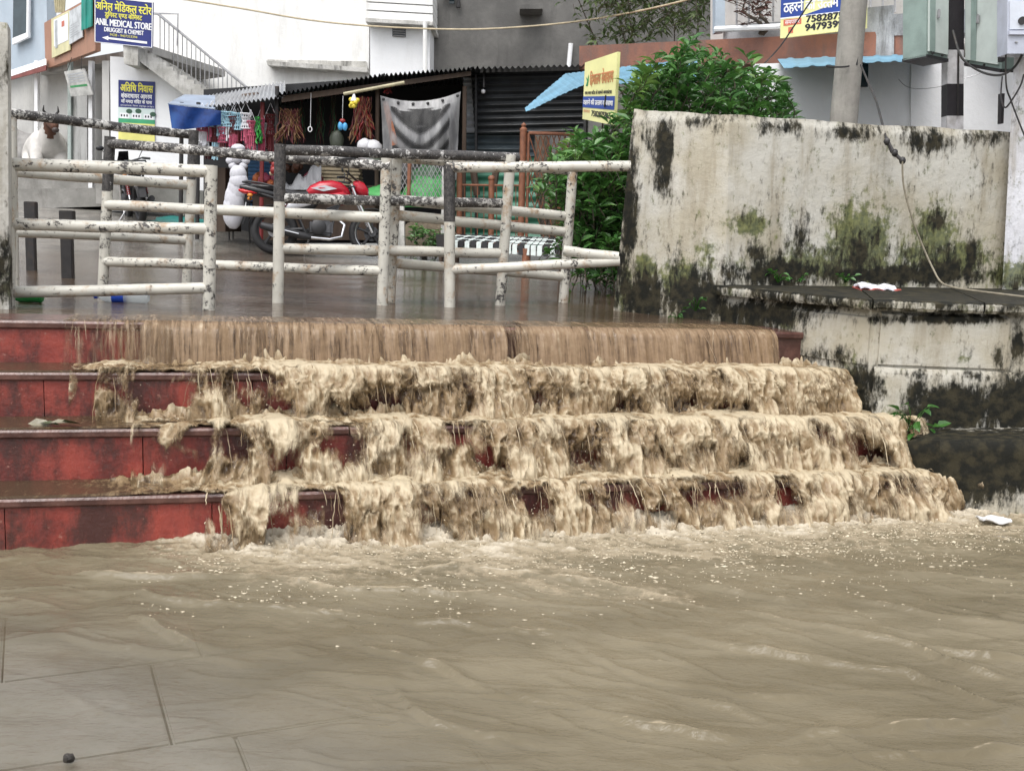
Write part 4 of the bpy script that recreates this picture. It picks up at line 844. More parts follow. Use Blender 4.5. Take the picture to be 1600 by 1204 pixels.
# plinth steps of the veranda
pt = thing('veranda_plinth', G(90, 330), 'worn grey concrete plinth steps in front of the veranda', 'plinth')
GP = 18.9
slab4('step', mat_conc('wet_plinth', (.30, .29, .27), (.18, .175, .16), .35, (.09, .08, .07), .6, 1.6), [(-70, 297, GP + .6), (172, 293, GP), (172, 322, GP), (-70, 330, GP + .6)], (.1, 1.4, 0), pt)
slab4('step', _mc['wet_plinth'], [(-70, 268, GP + 1.4), (176, 264, GP + .7), (176, 300, GP + .7), (-70, 304, GP + 1.4)], (.1, 3.2, 0), pt)
slab4('step', _mc['wet_plinth'], [(150, 285, 18.3), (345, 300, 17.9), (345, 325, 17.9), (150, 318, 18.3)], (.0, .5, 0), pt)

# ================================================================== writing
def text_mesh(s):
    """flat text mesh (verts 2D, faces), '~' after a Devanagari consonant keeps only its half form"""
    parts = []; buf = ''
    for ch in s:
        if ch == '~':
            if buf[:-1]: parts.append((buf[:-1], False))
            parts.append((buf[-1], True)); buf = ''
        else: buf += ch
    if buf: parts.append((buf, False))
    VS = []; FS = []; x0 = 0.0
    for t, half in parts:
        cu = bpy.data.curves.new('writing', 'FONT'); cu.body = t; cu.resolution_u = 3; ob = bpy.data.objects.new('writing', cu); COL.objects.link(ob)
        me = bpy.data.meshes.new_from_object(ob.evaluated_get(bpy.context.evaluated_depsgraph_get())); bpy.data.objects.remove(ob); bpy.data.curves.remove(cu)
        bm = bmesh.new(); bm.from_mesh(me); bpy.data.meshes.remove(me)
        if not bm.verts: bm.free(); x0 += .3; continue
        xm = max(v.co.x for v in bm.verts); xn = min(v.co.x for v in bm.verts)
        if half:
            cut = xm - .30 * (xm - xn); bmesh.ops.bisect_plane(bm, geom=bm.verts[:] + bm.edges[:] + bm.faces[:], plane_co=(cut, 0, 0), plane_no=(1, 0, 0), clear_outer=True); adv = cut
        else: adv = xm
        bm.verts.index_update(); b = len(VS); VS += [(v.co.x + x0, v.co.y) for v in bm.verts]; FS += [tuple(b + v.index for v in f.verts) for f in bm.faces]; bm.free(); x0 += adv - (.01 if not half else .0)
        if t.endswith(' '): x0 += .25
    return VS, FS
def board(name, label, cat, c, mat, thick=.03, frame=None, group=None):
    q = quad_pts(c); nr = (q[3] - q[0]).cross(q[1] - q[0]).normalized(); nr = nr if nr.dot(q[0] - EYE) < 0 else -nr
    r = thing(name, (q[2] + q[3]) / 2, label, cat, group); slab4('panel', mat, [v for v in q], -nr * thick, r)
    r['_n'] = 0; del r['_n']; return r, q, nr
def on_board(b, kind, s0, t0, s1, t1, mat, txt=None, off=.004, poly=None, name=None, bold=0.0):
    r, q, nr = b
    if txt:
        vs, fs = text_mesh(txt); a = np.array(vs); mn, mx = a.min(0), a.max(0)
        f = lambda x, y: (s0 + (s1 - s0) * (x - mn[0]) / (mx[0] - mn[0]), t1 - (t1 - t0) * (y - mn[1]) / (mx[1] - mn[1]))
        pts = [lerp4(q, *f(x, y)) + nr * off for x, y in vs]
        mb = MB().add(pts, fs)
        if bold:
            for k, (dx, dy) in enumerate(((bold, 0), (-bold, 0), (0, bold * .7), (0, -bold * .7))): mb.add([lerp4(q, f(x, y)[0] + dx, f(x, y)[1] + dy) + nr * (off + .0006 * (k + 1)) for x, y in vs], fs)
    else:
        pl = poly or [(s0, t0), (s1, t0), (s1, t1), (s0, t1)]; mb = MB().add([lerp4(q, s, t) + nr * off for s, t in pl], [tuple(range(len(pl)))])
    return mb.build(name or ('lettering' if txt else kind), mat, r, flat=True)
SB = simple('sign_blue', (.012, .022, .16), .4, .15, 3, bump=0); SY = simple('sign_yellow_ink', (.78, .74, .10), .5, .1, 9, bump=0); SW = simple('sign_white_ink', (.82, .83, .85), .5, .08, 9, bump=0); SK = simple('sign_black_ink', (.02, .02, .03), .5, .1, 9, bump=0); SYB = simple('sign_yellow_ground', (.76, .74, .34), .45, .12, 2.5, bump=0, dirt=(.55, .52, .40), dirtamt=.4); SBB = simple('sign_mid_blue', (.02, .06, .30), .45, .12, 3, bump=0); SR = simple('sign_red_ink', (.55, .14, .08), .5, .15, 9, bump=0); SO = simple('sign_orange_ink', (.62, .25, .10), .5, .2, 9, bump=0); SG = simple('sign_green_ink', (.05, .28, .10), .5, .2, 9, bump=0); SGR = simple('sign_grey_ink', (.42, .44, .46), .5, .2, 9, bump=0)
b = board('shop_sign', 'dark blue medical store sign with yellow and white lettering and an arrow', 'sign', [(148, -6, 18.15), (239, 4, 18.0), (238, 75, 18.0), (148, 66, 18.15)], SB)
on_board(b, 't', .02, .06, .98, .285, SY, 'अिनल मेिडकल स~टोर', bold=.004); on_board(b, 't', .18, .29, .82, .46, SY, 'डुिगस~ट एण~ड केिमस~ट', bold=.003)
on_board(b, 't', .02, .47, .98, .615, SW, 'ANIL MEDICAL STORE', bold=.005); on_board(b, 't', .17, .65, .85, .745, SW, 'DRUGGIST & CHEMIST', bold=.003); on_board(b, 't', .27, .775, .74, .83, SY, 'MOB - 9407333394')
on_board(b, 'arrow', 0, 0, 1, 1, SW, poly=[(.13, .885), (.24, .835), (.24, .865), (.91, .875), (.91, .925), (.24, .905), (.24, .935)], name='arrow')
for s in ((0, 0, 1, .012), (0, .988, 1, 1), (0, 0, .014, 1), (.986, 0, 1, 1)): on_board(b, 'border', *s, SW)
b = board('wall_poster', 'guest house poster of blue, green and yellow bands on the white wall', 'poster', [(185, 125, 18.55), (242, 128, 18.58), (242, 224, 18.58), (185, 221, 18.55)], SB, .012)
on_board(b, 't', .06, .03, .95, .18, SY, 'अितिथ िनवास', bold=.006); on_board(b, 't', .08, .2, .92, .285, SW, 'शंकराचायर आश~रम', bold=.004); on_board(b, 't', .08, .3, .92, .37, SW, 'माँ नमदा मंिदर के पास', bold=.003); on_board(b, 't', .05, .39, .97, .425, SW, 'अमरकण~टक, िजला अनूपपुर (म.प्र.)')
on_board(b, 'picture_sky', 0, .44, 1, .62, simple('poster_sky', (.60, .70, .68), .5, .1, 3, bump=0)); on_board(b, 'picture_lawn', 0, .62, 1, .69, simple('poster_green', (.05, .34, .16), .5, .15, 5, bump=0)); on_board(b, 'yellow_strip', 0, .69, 1, 1, simple('poster_yellow', (.74, .70, .22), .5, .1, 5, bump=0))
for i in range(3):
    on_board(b, 'picture_house', .04 + .33 * i, .53, .30 + .33 * i, .62, SW, off=.0055)
    for j in range(3): on_board(b, 'picture_window', .07 + .33 * i + .075 * j, .555, .11 + .33 * i + .075 * j, .59, SK, off=.007)
for s, t in ((.30, .50), (.55, .49), (.95, .53)): on_board(b, 'picture_tree', 0, 0, 0, 0, simple('poster_tree', (.03, .09, .05), .5, .1, 5, bump=0), poly=[(s + .09 * math.cos(a * .785), t + .04 * math.sin(a * .785)) for a in range(8)], off=.0065)
b = board('yellow_signboard', 'tall yellow guest house board with orange title standing in the shrub', 'sign', [(914, 98, 10.4), (965, 81, 9.9), (959, 196, 9.9), (910, 186, 10.4)], SYB, .03)
on_board(b, 't', .20, .18, .92, .44, SO, 'िहमालय सेवाशरम', bold=.004); on_board(b, 't', .05, .50, .9, .565, SK, 'नया बस सटैंड के सामने अमरकंटक', bold=.002); on_board(b, 'blue_band', 0, .60, 1, .79, SBB); on_board(b, 't', .03, .64, .96, .75, SW, 'ठहरने की उत~तम व~यवसथा', off=.006, bold=.004); on_board(b, 't', .30, .83, .90, .92, SK, '7582875865', bold=.004); on_board(b, 't', .03, .83, .24, .88, SR, 'समपकर'); on_board(b, 'leaf_emblem', 0, 0, 0, 0, SG, poly=[(.07, .42), (.11, .34), (.06, .26), (.12, .30), (.15, .22), (.16, .32), (.13, .42)])
MB().tube([P(962, 84, 9.98), P(955, 330, 9.98)], .022, 8).build('sign_post', M_DK, b[0]); MB().tube([P(918, 100, 10.5), P(912, 330, 10.5)], .022, 8).build('sign_post', M_DK, b[0])
b = board('guest_house_sign', 'yellow and blue guest house sign with phone numbers on the mouldy parapet', 'sign', [(1222, -60, 12.25), (1352, -72, 11.55), (1352, 44, 11.55), (1219, 60, 12.25)], SYB, .04)
on_board(b, 't', .06, .05, .95, .36, SR, 'िशवालय', bold=.004); on_board(b, 'blue_band', 0, .475, 1, .735, SBB); on_board(b, 'white_rule', 0, .735, 1, .75, SW)
on_board(b, 't', .04, .505, .98, .695, SW, 'ठहरने की उत~तम व~यवस', off=.006, bold=.004); on_board(b, 't', .32, .745, .82, .835, SK, '75828758', bold=.006); on_board(b, 't', .31, .855, .82, .945, SK, '94793998', bold=.006)
on_board(b, 'red_tab', .04, .765, .26, .845, SR); on_board(b, 't', .06, .78, .24, .83, SW, 'समपकर', off=.006); on_board(b, 'phone_mark', .10, .87, .16, .95, SR)
# posters on the balcony front
b = board('poster', 'yellow edged pale poster on the brown balcony front', 'poster', [(80, 30, 20.75), (108, 16, 19.7), (109, 78, 19.7), (81, 91, 20.75)], simple('poster_cream', (.66, .62, .36), .5, .15, 4, bump=0), .02); on_board(b, 'white_field', .15, .06, .95, .74, SW); on_board(b, 'grey_stripe', .22, .1, .36, .8, SGR, off=.006); on_board(b, 'red_spot', .6, .2, .75, .34, SR, off=.006)
b = board('poster', 'torn grey notice sheet on the brown balcony front', 'poster', [(108, 18, 19.68), (127, 7, 18.98), (128, 58, 18.98), (108, 70, 19.68)], simple('poster_grey', (.55, .58, .60), .55, .25, 6, bump=0), .02)
for i in range(6): on_board(b, 'print_row', .12, .45 + .07 * i, .12 + rnd.uniform(.4, .75), .48 + .07 * i, SGR)
rw = [[P(127 + i * 2.2, -14 + 62 * j / 7 - i * .9, 18.9 - .06 * i + .05 * math.sin(i * 1.7)) for i in range(9)] for j in range(8)]
tag(MB().sheet(rw, (0, .01, 0)).build('teal_cloth', simple('teal_cloth', (.02, .26, .21), .7, .25, 4)), 'teal cloth hung over the brown balcony front', 'cloth')
b = board('tilted_signboard', 'faded grey signboard hanging crooked under the balcony', 'sign', [(100, 112, 19.4), (131, 107, 19.2), (145, 148, 19.2), (111, 151, 19.4)], simple('faded_board', (.48, .48, .46), .6, .3, 6, bump=0), .03)
for i in range(4): on_board(b, 'print_row', .12, .12 + .1 * i, .9, .17 + .1 * i, SGR)
on_board(b, 'print_block', .1, .58, .9, .66, SG)
MB().tube([P(112, 90, 19.4), P(104, 113, 19.38)], .006, 5).build('hanger', M_DK, b[0]); MB().tube([P(128, 88, 19.2), P(127, 109, 19.18)], .006, 5).build('hanger', M_DK, b[0])
# ================================================================== sheds and stalls
M_TIND = simple('dark_tin', (.030, .033, .036), .42, .4, 3, metal=.2, dirt=(.03, .025, .02), dirtamt=.6)
M_TING = simple('galvanised_tin', (.40, .41, .43), .36, .25, 4, metal=.55, dirt=(.13, .10, .08), dirtamt=.5)
M_TINGR = simple('green_tin', (.05, .22, .14), .45, .25, 3, dirt=(.04, .08, .06), dirtamt=.5)
M_TARPB = leaf_mat('shaded_blue_tarp', (.004, .028, .15), (.010, .058, .26), (.02, .09, .32)); M_BLK = simple('shade_black_tarp', (.012, .012, .014), .6, .3, 4); M_WOODD = simple('dark_wood', (.07, .045, .03), .7, .3, 8, stretch=(1, 1, .2)); M_REDP = simple('red_post', (.22, .03, .03), .5, .2, 9)
YS = 15.6
sh = thing('market_stall', G(480, 366), 'open market stall with dark tin roof and rows of hanging trinkets', 'stall')
corrugated('roof_sheet', M_TING, [(318, 152, 17.6), (446, 128, 17.6), (446, 151, YS - .5), (296, 171, YS - .5)], 22, .02, 'u', sh, 8)
corrugated('roof_sheet', M_TIND, [(430, 166, 17.9), (600, 140, 17.9), (602, 116, YS - .6), (432, 147, YS - .6)], 24, .02, 'u', sh, 8)
corrugated('roof_sheet', M_TIND, [(590, 140, 17.9), (748, 130, 17.9), (748, 106, YS - .6), (592, 118, YS - .6)], 22, .02, 'u', sh, 8)
slab4('back_wall', M_BLK, [(318, 140, 17.7), (745, 112, 17.7), (745, 380, 17.7), (318, 380, 17.7)], (0, .05, 0), sh)  # near-black walls put the dark of the stall interior into the colour
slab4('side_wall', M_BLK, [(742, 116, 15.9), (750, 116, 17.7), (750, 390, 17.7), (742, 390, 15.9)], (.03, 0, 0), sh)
slab4('fascia_board', M_WOODD, [(440, 150, YS - .48), (736, 111, YS - .48), (736, 118, YS - .48), (440, 160, YS - .48)], (0, .03, 0), sh)
for x, m in ((310, M_DK), (284, M_DK), (410, M_REDP), (433, M_DK), (590, M_WOODD), (726, M_WOODD)):
    MB().tube([P(x, 160 if x < 430 else 135, YS - .3), P(x - 2, 374, YS - .3)], .03, 8).build('post', m, sh)
MB().tube([P(537, 147, YS - .9), P(632, 129, YS - .9)], .022, 8).build('bamboo_pole', simple('bamboo', (.42, .38, .24), .6, .2, 9), sh)
slab4('counter', M_WOODD, [(336, 262, YS - .1), (352, 262, YS - .1), (352, 362, YS - .1), (336, 362, YS - .1)], (0, .9, 0), sh)
slab4('display_bench', M_WOODD, [(395, 290, YS + .1), (590, 290, YS + .1), (590, 375, YS + .1), (395, 375, YS + .1)], (0, 1.2, 0), sh)
corrugated('blue_shutter', simple('blue_shutter', (.07, .16, .30), .5, .2, 5), [(388, 250, 16.9), (430, 252, 16.9), (430, 330, 16.9), (388, 330, 16.9)], 14, .012, 'v', sh, 4)
# blue tarpaulin on the stall's end
rw = [[P(263 + 82 * i / 14 + (6 * j / 8) * (1 - i / 14), 163 + 10 * i / 14 + (42 - 20 * i / 14) * j / 8, YS - .65 + .025 * math.sin(i * .8 + j * .4)) for i in range(15)] for j in range(9)]
tag(MB().sheet(rw, (0, .012, 0)).build('blue_tarpaulin', M_TARPB), 'blue tarpaulin hanging from the end of the stall roof', 'tarpaulin')  # drape blue is darkened, so its shadow is part of the colour
rw = [[P(262 + (74 - 26 * (j / 5)) * i / 8 + 26 * j / 5, 163 + 8 * i / 8 - 14 * j / 5 - 2 * i * j / 5 * .4, YS - .62 + 1.6 * j / 5) for i in range(9)] for j in range(6)]
tag(MB().sheet(rw, (0, 0, .012)).build('blue_tarpaulin', simple('pale_blue_tarp', (.24, .29, .37), .5, .25, 3)), 'pale blue tarpaulin stretched over the roof corner of the stall', 'tarpaulin')
# plank on the roof
tag(slab4('roof_plank', M_WOODD, [(378, 147, 16.3), (402, 144, 16.3), (402, 148, 16.2), (378, 151, 16.2)], (0, .1, 0)), 'short dark plank lying on the galvanised stall roof', 'plank')
# hanging goods
def clr(name, c, r=.45): return simple(name, c, r, .2, 18, bump=0)
CB_, CP, CW, CG, CRD, CGO, CGN, CDR = clr('bead_blue', (.36, .58, .68)), clr('bead_pink', (.45, .09, .15)), clr('bead_white', (.75, .75, .78)), clr('tinsel_green', (.02, .26, .03)), clr('bead_maroon', (.09, .012, .015)), clr('bead_gold', (.16, .085, .03)), clr('bead_dkgreen', (.03, .12, .05)), clr('bead_red', (.25, .02, .02))
def ornament(x, y0, y1, wpx, net, tas, label, Y=YS - .45):
    top = P(x, y0, Y); bot = P(x, y1, Y); Hh = top.z - bot.z; Rr = wpx * Y / FPX / 2; r = thing('hanging_ornament', Vector((top.x, Y, bot.z)), label, 'ornament', 'hanging ornaments under the stall roof')
    m = MB(); [m.tube([top + Vector((0, 0, .16)), top + Vector((s * Rr, 0, 0))], .003, 4) for s in (-1, 1)]; m.build('hanger', CW, r)
    m = MB(); zs = [0, .12, .24, .36, .48]; rr = [Rr, Rr * .75, Rr * .55, Rr * .75, Rr * .95]
    for z, q in zip(zs, rr): m.tube([top + Vector((q * math.cos(a * .628), q * math.sin(a * .628), -Hh * z)) for a in range(10)], .008, 5, close=True)
    for a in range(14): m.tube([top + Vector((q * math.cos(a * .449), q * math.sin(a * .449), -Hh * z)) for z, q in zip(zs, rr)], .006, 4)
    m.build('net', net, r); m = MB()
    for a in range(16):
        q = Rr * rnd.uniform(.3, 1); an = a * .393; l = rnd.uniform(.75, 1.0); m.tube([top + Vector((q * math.cos(an), q * math.sin(an), -Hh * z)) for z in (.48, .6, .75, l)], [.006, .009, .006, .012], 5)
    m.build('tassel', tas, r)
for i, (x, y0, y1, w, n, t, l) in enumerate([(316, 180, 232, 18, CP, CW, 'pink net ornament with white fringe at the tarpaulin end of the stall'), (331, 176, 222, 15, CB_, CP, 'slim pale blue ornament with pink tassels beside the tarpaulin'), (344, 175, 214, 20, CB_, CB_, 'pale blue net ornament with matching blue fringe'), (358, 176, 222, 18, CB_, CW, 'pale blue net ornament with long white fringe'), (371, 178, 230, 17, CB_, CRD, 'pale blue net ornament with maroon tassels'), (384, 178, 226, 18, CW, CP, 'white net ornament with pink tassels next to the green tinsel'), (392, 190, 236, 14, CP, CP, 'all pink ornament hanging low beside the green tinsel')]): ornament(x, y0, y1, w, n, t, l)
CN = {'bead_blue': 'pale blue', 'bead_pink': 'pink', 'bead_white': 'white', 'bead_maroon': 'maroon'}
for i in range(16):
    ca, cb2 = (CB_, CP, CW, CRD)[i % 4], (CP, CW, CRD, CB_)[(i + i // 4) % 4]; ornament(312 + 7.4 * i + rnd.uniform(-2, 2), 182 + rnd.uniform(-4, 22), 226 + rnd.uniform(-4, 26), rnd.uniform(10, 16), ca, cb2, 'small %s net ornament with %s tassels in the crowded back row' % (CN[ca.name], CN[cb2.name]), YS + rnd.uniform(-.5, .2))
def bunch(name, x, y0, y1, wpx, n, mats, label, cat, Y=YS - .4, bead=.007, group=None):
    r = thing(name, P(x, y1, Y), label, cat, group)
    for mi, m in enumerate(mats):
        mb = MB()
        for i in range(n // len(mats)):
            a = P(x + rnd.gauss(0, .16) * wpx, y0 + abs(rnd.gauss(0, .16)) * (y1 - y0), Y + rnd.uniform(-.06, .06)); b = P(x + rnd.uniform(-.5, .5) * wpx, y0 + (y1 - y0) * rnd.uniform(.55, 1), Y + rnd.uniform(-.08, .08))
            k = 7; mb.tube([a.lerp(b, j / k) + Vector((.012 * math.sin(j * 2 + i), 0, 0)) for j in range(k + 1)], [bead * (.5 if j % 2 else 1.1) * (1 if j > 3 else .5) for j in range(k + 1)], 5)
        mb.build(['cord', 'bead_string', 'pendant'][mi], m, r)
bunch('tinsel_garland', 403, 182, 226, 14, 40, (CG, CGN), 'bright green tinsel garland hanging by the red stall post', 'garland', bead=.014)
bunch('bead_necklaces', 452, 168, 226, 50, 90, (CRD, CGO), 'bunch of maroon bead necklaces hanging over the motorcycle tail', 'necklaces')
bunch('bead_necklaces', 566, 150, 226, 44, 80, (CRD, CGO, CDR), 'thick cluster of gold and red bead necklaces beside the plastic sheet', 'necklaces', bead=.008)
bunch('bead_necklaces', 606, 136, 148, 14, 20, (CDR, CRD), 'short red strings tucked above the plastic sheet corner', 'necklaces', Y=YS - .3)
bunch('bead_necklaces', 425, 176, 240, 20, 26, (CGN, CW), 'dark green and white bead strings beside the maroon necklaces', 'necklaces', Y=YS + .1)
for x_, y_, w_, lb in ((500, 172, 16, 'dark cords hanging in the middle of the stall behind the ring'), (520, 168, 18, 'dark cords hanging beside the blue toy charm'), (470, 180, 14, 'loose dark cords next to the maroon necklaces')): bunch('dark_garland', x_, y_ - 25, 232, w_, 16, (CRD, CGN), lb, 'garland', Y=YS + .2, bead=.004)
r = thing('cloth_bag', P(526, 236, YS - .2), 'dark olive cloth bag hanging beside the blue toy charm', 'bag'); m = MB(); m.ball(P(526, 220, YS - .2), .10, .06, .15, n=12, m=9, jit=.08); m.build('bag_body', clr('olive_bag', (.06, .07, .05)), r); MB().tube([P(522, 208, YS - .2), P(526, 190, YS - .2), P(530, 208, YS - .2)], .008, 5).build('strap', CGN, r)
r = thing('string_of_balls', P(553, 168, YS - .7), 'net bag of yellow balls hanging from the bamboo pole', 'toy'); m = MB(); [m.ball(P(553 + rnd.uniform(-6, 6), 160 + rnd.uniform(-5, 7), YS - .7 + rnd.uniform(-.04, .04)), .032, n=8, m=6) for i in range(9)]; m.build('ball_cluster', clr('ball_yellow', (.72, .58, .06)), r); MB().tube([P(553, 146, YS - .7), P(553, 158, YS - .7)], [.006, .05], 8).build('net', CW, r)
r = thing('toy_charm', P(535, 204, YS - .7), 'blue and red toy charm hanging from a cord in the stall', 'toy'); MB().tube([P(536, 150, YS - .7), P(535, 190, YS - .7)], .003, 4).build('cord', CW, r); m = MB(); m.ball(P(532, 197, YS - .7), .035, .03, .06); m.ball(P(539, 198, YS - .7), .035, .03, .055); m.build('charm_body', clr('toy_blue', (.08, .35, .65)), r); m = MB(); m.ball(P(535, 189, YS - .7), .04, .03, .03); m.build('charm_top', CDR, r)
r = thing('hook_cord', P(484, 206, YS - .5), 'white cord with a ring hanging in the middle of the dark stall', 'cord'); MB().tube([P(486, 145, YS - .5), P(485, 198, YS - .5)], .004, 4).build('cord', CW, r); MB().tube([P(484.5 + 3 * math.cos(a * .7), 202 + 4 * math.sin(a * .7), YS - .5) for a in range(9)], .007, 5, close=True).build('ring', CW, r)
# soft white toys and sacks
M_PLUSH = simple('white_plush', (.56, .56, .60), .9, .08, 30, bump=.5)
r = thing('stuffed_toy', P(372, 264, YS - .6), 'white stuffed toy with spread limbs hanging in the stall', 'toy'); m = MB(); c = P(372, 240, YS - .6)
m.ball(c + Vector((0, 0, .07)), .10, .08, .06, jit=.05); m.ball(c + Vector((-.01, -.03, -.06)), .07, .06, .08)
for a, l in ((-2.5, .13), (-.6, .13), (-2.0, .16), (-1.1, .16)): m.ball(c + Vector((math.cos(a) * l, -.02, math.sin(a) * l - .02)), .06, .045, .05)
m.build('plush_body', M_PLUSH, r)
r = thing('stuffed_toy', P(370, 352, YS - .9), 'tall white wrapped stuffed toy standing behind the motorcycle tail', 'toy'); m = MB(); b0 = P(370, 352, YS - .9); 
for x, y, rx, rz in ((372, 272, .115, .12), (373, 284, .13, .14), (369, 298, .12, .20), (366, 314, .13, .24), (364, 330, .14, .24)): m.ball(P(x, y, b0.y), rx, rx * .8, rz, n=14, m=9, jit=.06)
m.build('plush_body', M_PLUSH, r)
r = thing('white_sack', P(578, 254, YS - .55), 'bulging white plastic sack hanging beside the bead necklaces', 'sack'); m = MB(); 
for x, y, rx, rz in ((570, 228, .11, .10), (582, 232, .14, .12), (574, 244, .13, .10), (590, 240, .09, .09)): m.ball(P(x, y, YS - .55), rx, .1, rz, n=12, m=8, jit=.12)
m.build('sack_body', simple('white_bag', (.62, .62, .64), .4, .08, 12), r)
# goods on the bench
def heap(name, label, cat, x, y, n, sx, sy, rad, mats, Y=YS + .3, part='item'):
    r = thing(name, P(x, y + sy, Y), label, cat)
    for i in range(n): MB().ball(P(x + rnd.uniform(-sx, sx), y + rnd.uniform(-sy, sy), Y + rnd.uniform(-.15, .15)), rad * rnd.uniform(.7, 1.2), jit=.15, n=8, m=6).build(part, rnd.choice(mats), r)
heap('trinket_pile', 'pile of orange and red trinkets on the stall bench', 'trinkets', 412, 282, 14, 16, 6, .06, [clr('t_orange', (.5, .14, .05)), CDR, CP], YS + .05)
heap('trinket_pile', 'red and cream dolls hanging by the dark railing post', 'trinkets', 427, 262, 6, 3, 16, .05, [CDR, clr('t_cream', (.55, .45, .3))], YS - .3)
heap('clay_pots', 'brown clay pots at the back of the stall bench', 'pots', 462, 262, 5, 14, 5, .07, [clr('clay', (.17, .08, .05))], YS + .6)
r = thing('tray_stack', P(530, 292, YS + .2), 'stack of flat beige trays on the stall bench', 'trays')
for i in range(7): MB().bbox(P(530 + rnd.uniform(-2, 2), 288 - i * 5.6, YS + .25), .62, .4, .04, .008, rnd.uniform(-.06, .06)).build('tray', simple('beige_tray', (.40, .33, .22), .7, .2, 10), r)
M_CLR = plastic('clear_sheet', (.45, .46, .48), .42, .2)
rw = [[P(438 + 64 * i / 14, 296 - (6 + 38 * (i / 14) ** 1.3 + 6 * math.sin(i * 1.3)) * (1 - abs(2 * j / 8 - 1) ** 1.6), YS - .35 + .06 * j + .03 * math.sin(i * 2 + j)) for i in range(15)] for j in range(9)]
tag(MB().sheet(rw, (0, 0, -.006)).build('plastic_cover', M_CLR), 'crumpled clear plastic sheet covering goods behind the motorcycle seat', 'plastic cover')
tag(MB().ball(P(490, 283, YS + .1), .16, .16, .15, n=14, m=10, jit=.05).build('maroon_ball', clr('maroon', (.16, .015, .035))), 'dark maroon ball wrapped under the clear plastic', 'ball')
# striped translucent sheet with eyelets
def mat_sheet():
    m = NT('plastic_curtain'); a = m.noise(3.2, 5, .6, stretch=(3, 1, .8)); c = m.mix(m.ramp(a, .35, .65), (.15, .15, .155), (.30, .30, .30)); m.col(c); m.p(Roughness=.35)
    tr = m.n('BsdfTransparent'); tr.inputs[0].default_value = (.8, .8, .8, 1); mx = m.n('MixShader'); m.l(m.ramp(m.at('weave'), 0, 1, .15, .85), mx.inputs[0]); m.l(tr.outputs[0], mx.inputs[1]); m.l(m.b.outputs[0], mx.inputs[2]); m.l(mx.outputs[0], m.out.inputs['Surface']); return m.m
nx, ny = 70, 60; S, T = np.meshgrid(np.linspace(0, 1, nx), np.linspace(0, 1, ny)); sag = 4 * S * (1 - S)
px = 594 + 126 * S + (8 * (1 - S) - 8 * S) * T ** .7 * .8; py = 149 - 12 * S * S + 6 * S + 9 * sag * (1 - T) + (T * 138)
fold = .05 * np.sin((S * 9 + 2.2 * T * (S - .5) * 6)) * T + .02 * np.sin(S * 40 + T * 6) * T; Yc = YS - .75 - fold - .25 * sag * np.sin(T * 3.1)
V = np.array([tuple(P(a, b, c)) for a, b, c in zip(px.ravel(), py.ravel(), Yc.ravel())])
cur = thing('plastic_curtain', P(655, 288, YS - .75), 'translucent grey plastic sheet with eyelets strung up beside the tin wall', 'curtain')
o = link_mesh('sheet', V, grid_faces(ny, nx), mat_sheet(), cur)
band = (T < .10) * 1.0; r1 = np.abs(S - .5) * 2; sw = (T - .18) / .55 + .75 * (r1 ** 1.5); wv = .5 + .5 * np.sin(sw * 15); wv = np.where(T > .62, .35 + .3 * wv, wv); wv = np.where((r1 > .75), .75, wv); wv = np.where((T > .13) & (T < .30) & (r1 < .62 - T * .8), .0, wv); attr(o, 'weave', np.clip(band + wv, 0, 1))
M_EYE = simple('eyelet', (.02, .02, .02), .4, .1, 9)
for i in range(6): s = .04 + .92 * i / 5; MB().ball(P(594 + 126 * s, 153.5 - 12 * s * s + 6 * s + 9 * 4 * s * (1 - s), YS - .80), .022, .006, .022, n=10, m=5).build('eyelet', M_EYE, cur)
# orange strip behind the sheet
tag(slab4('orange_cloth', clr('orange_cloth', (.55, .17, .06)), [(598, 160, YS - .42), (606, 158, YS - .42), (622, 225, YS - .42), (612, 228, YS - .42)], (0, .01, 0)), 'orange cloth strip behind the plastic sheet', 'cloth')
# tin shed
td = thing('tin_shed', G(790, 392), 'tin shed of black and green horizontal corrugated sheets', 'shed')
corrugated('wall_sheet', M_TIND, [(736, 114, 16.0), (912, 110, 15.7), (912, 206, 15.7), (742, 210, 16.0)], 9, .022, 'v', td, 6)
corrugated('wall_sheet', M_TING, [(724, 122, 16.06), (748, 122, 16.05), (748, 208, 16.05), (724, 208, 16.06)], 8, .022, 'v', td, 4)
corrugated('wall_sheet', simple('slate_tin', (.10, .125, .14), .3, .25, 3, metal=.4), [(722, 204, 16.1), (836, 204, 16.0), (836, 246, 16.0), (722, 246, 16.1)], 4, .022, 'v', td, 4)
corrugated('wall_sheet', M_TINGR, [(712, 246, 16.15), (915, 246, 15.9), (915, 392, 15.9), (712, 392, 16.15)], 9, .02, 'v', td, 4)
corrugated('roof_sheet', M_TIND, [(730, 125, 17.8), (915, 122, 17.5), (915, 103, 15.4), (730, 107, 15.7)], 20, .018, 'u', td, 4)
corrugated('blue_roof_sheet', M_BTIN, [(886, 115, 14.8), (1090, 92, 12.8), (1088, 128, 12.0), (912, 133, 12.9)], 22, .006, 'u', td, 4, 'trap')
corrugated('blue_roof_sheet', M_BTIN, [(820, 169, 13.6), (884, 115, 14.75), (912, 132, 12.88), (822, 175, 13.45)], 11, .006, 'u', td, 4, 'trap')
r = thing('light_bulb', P(756, 150, 15.8), 'bare white light bulb hanging on the black tin wall', 'bulb'); MB().ball(P(755, 143, 15.85), .032, n=10, m=8).build('bulb', clr('bulb_glass', (.8, .8, .82), .15), r); MB().tube([P(756, 112, 15.9), P(756, 137, 15.86)], [.01, .02], 6).build('holder', M_DK, r)
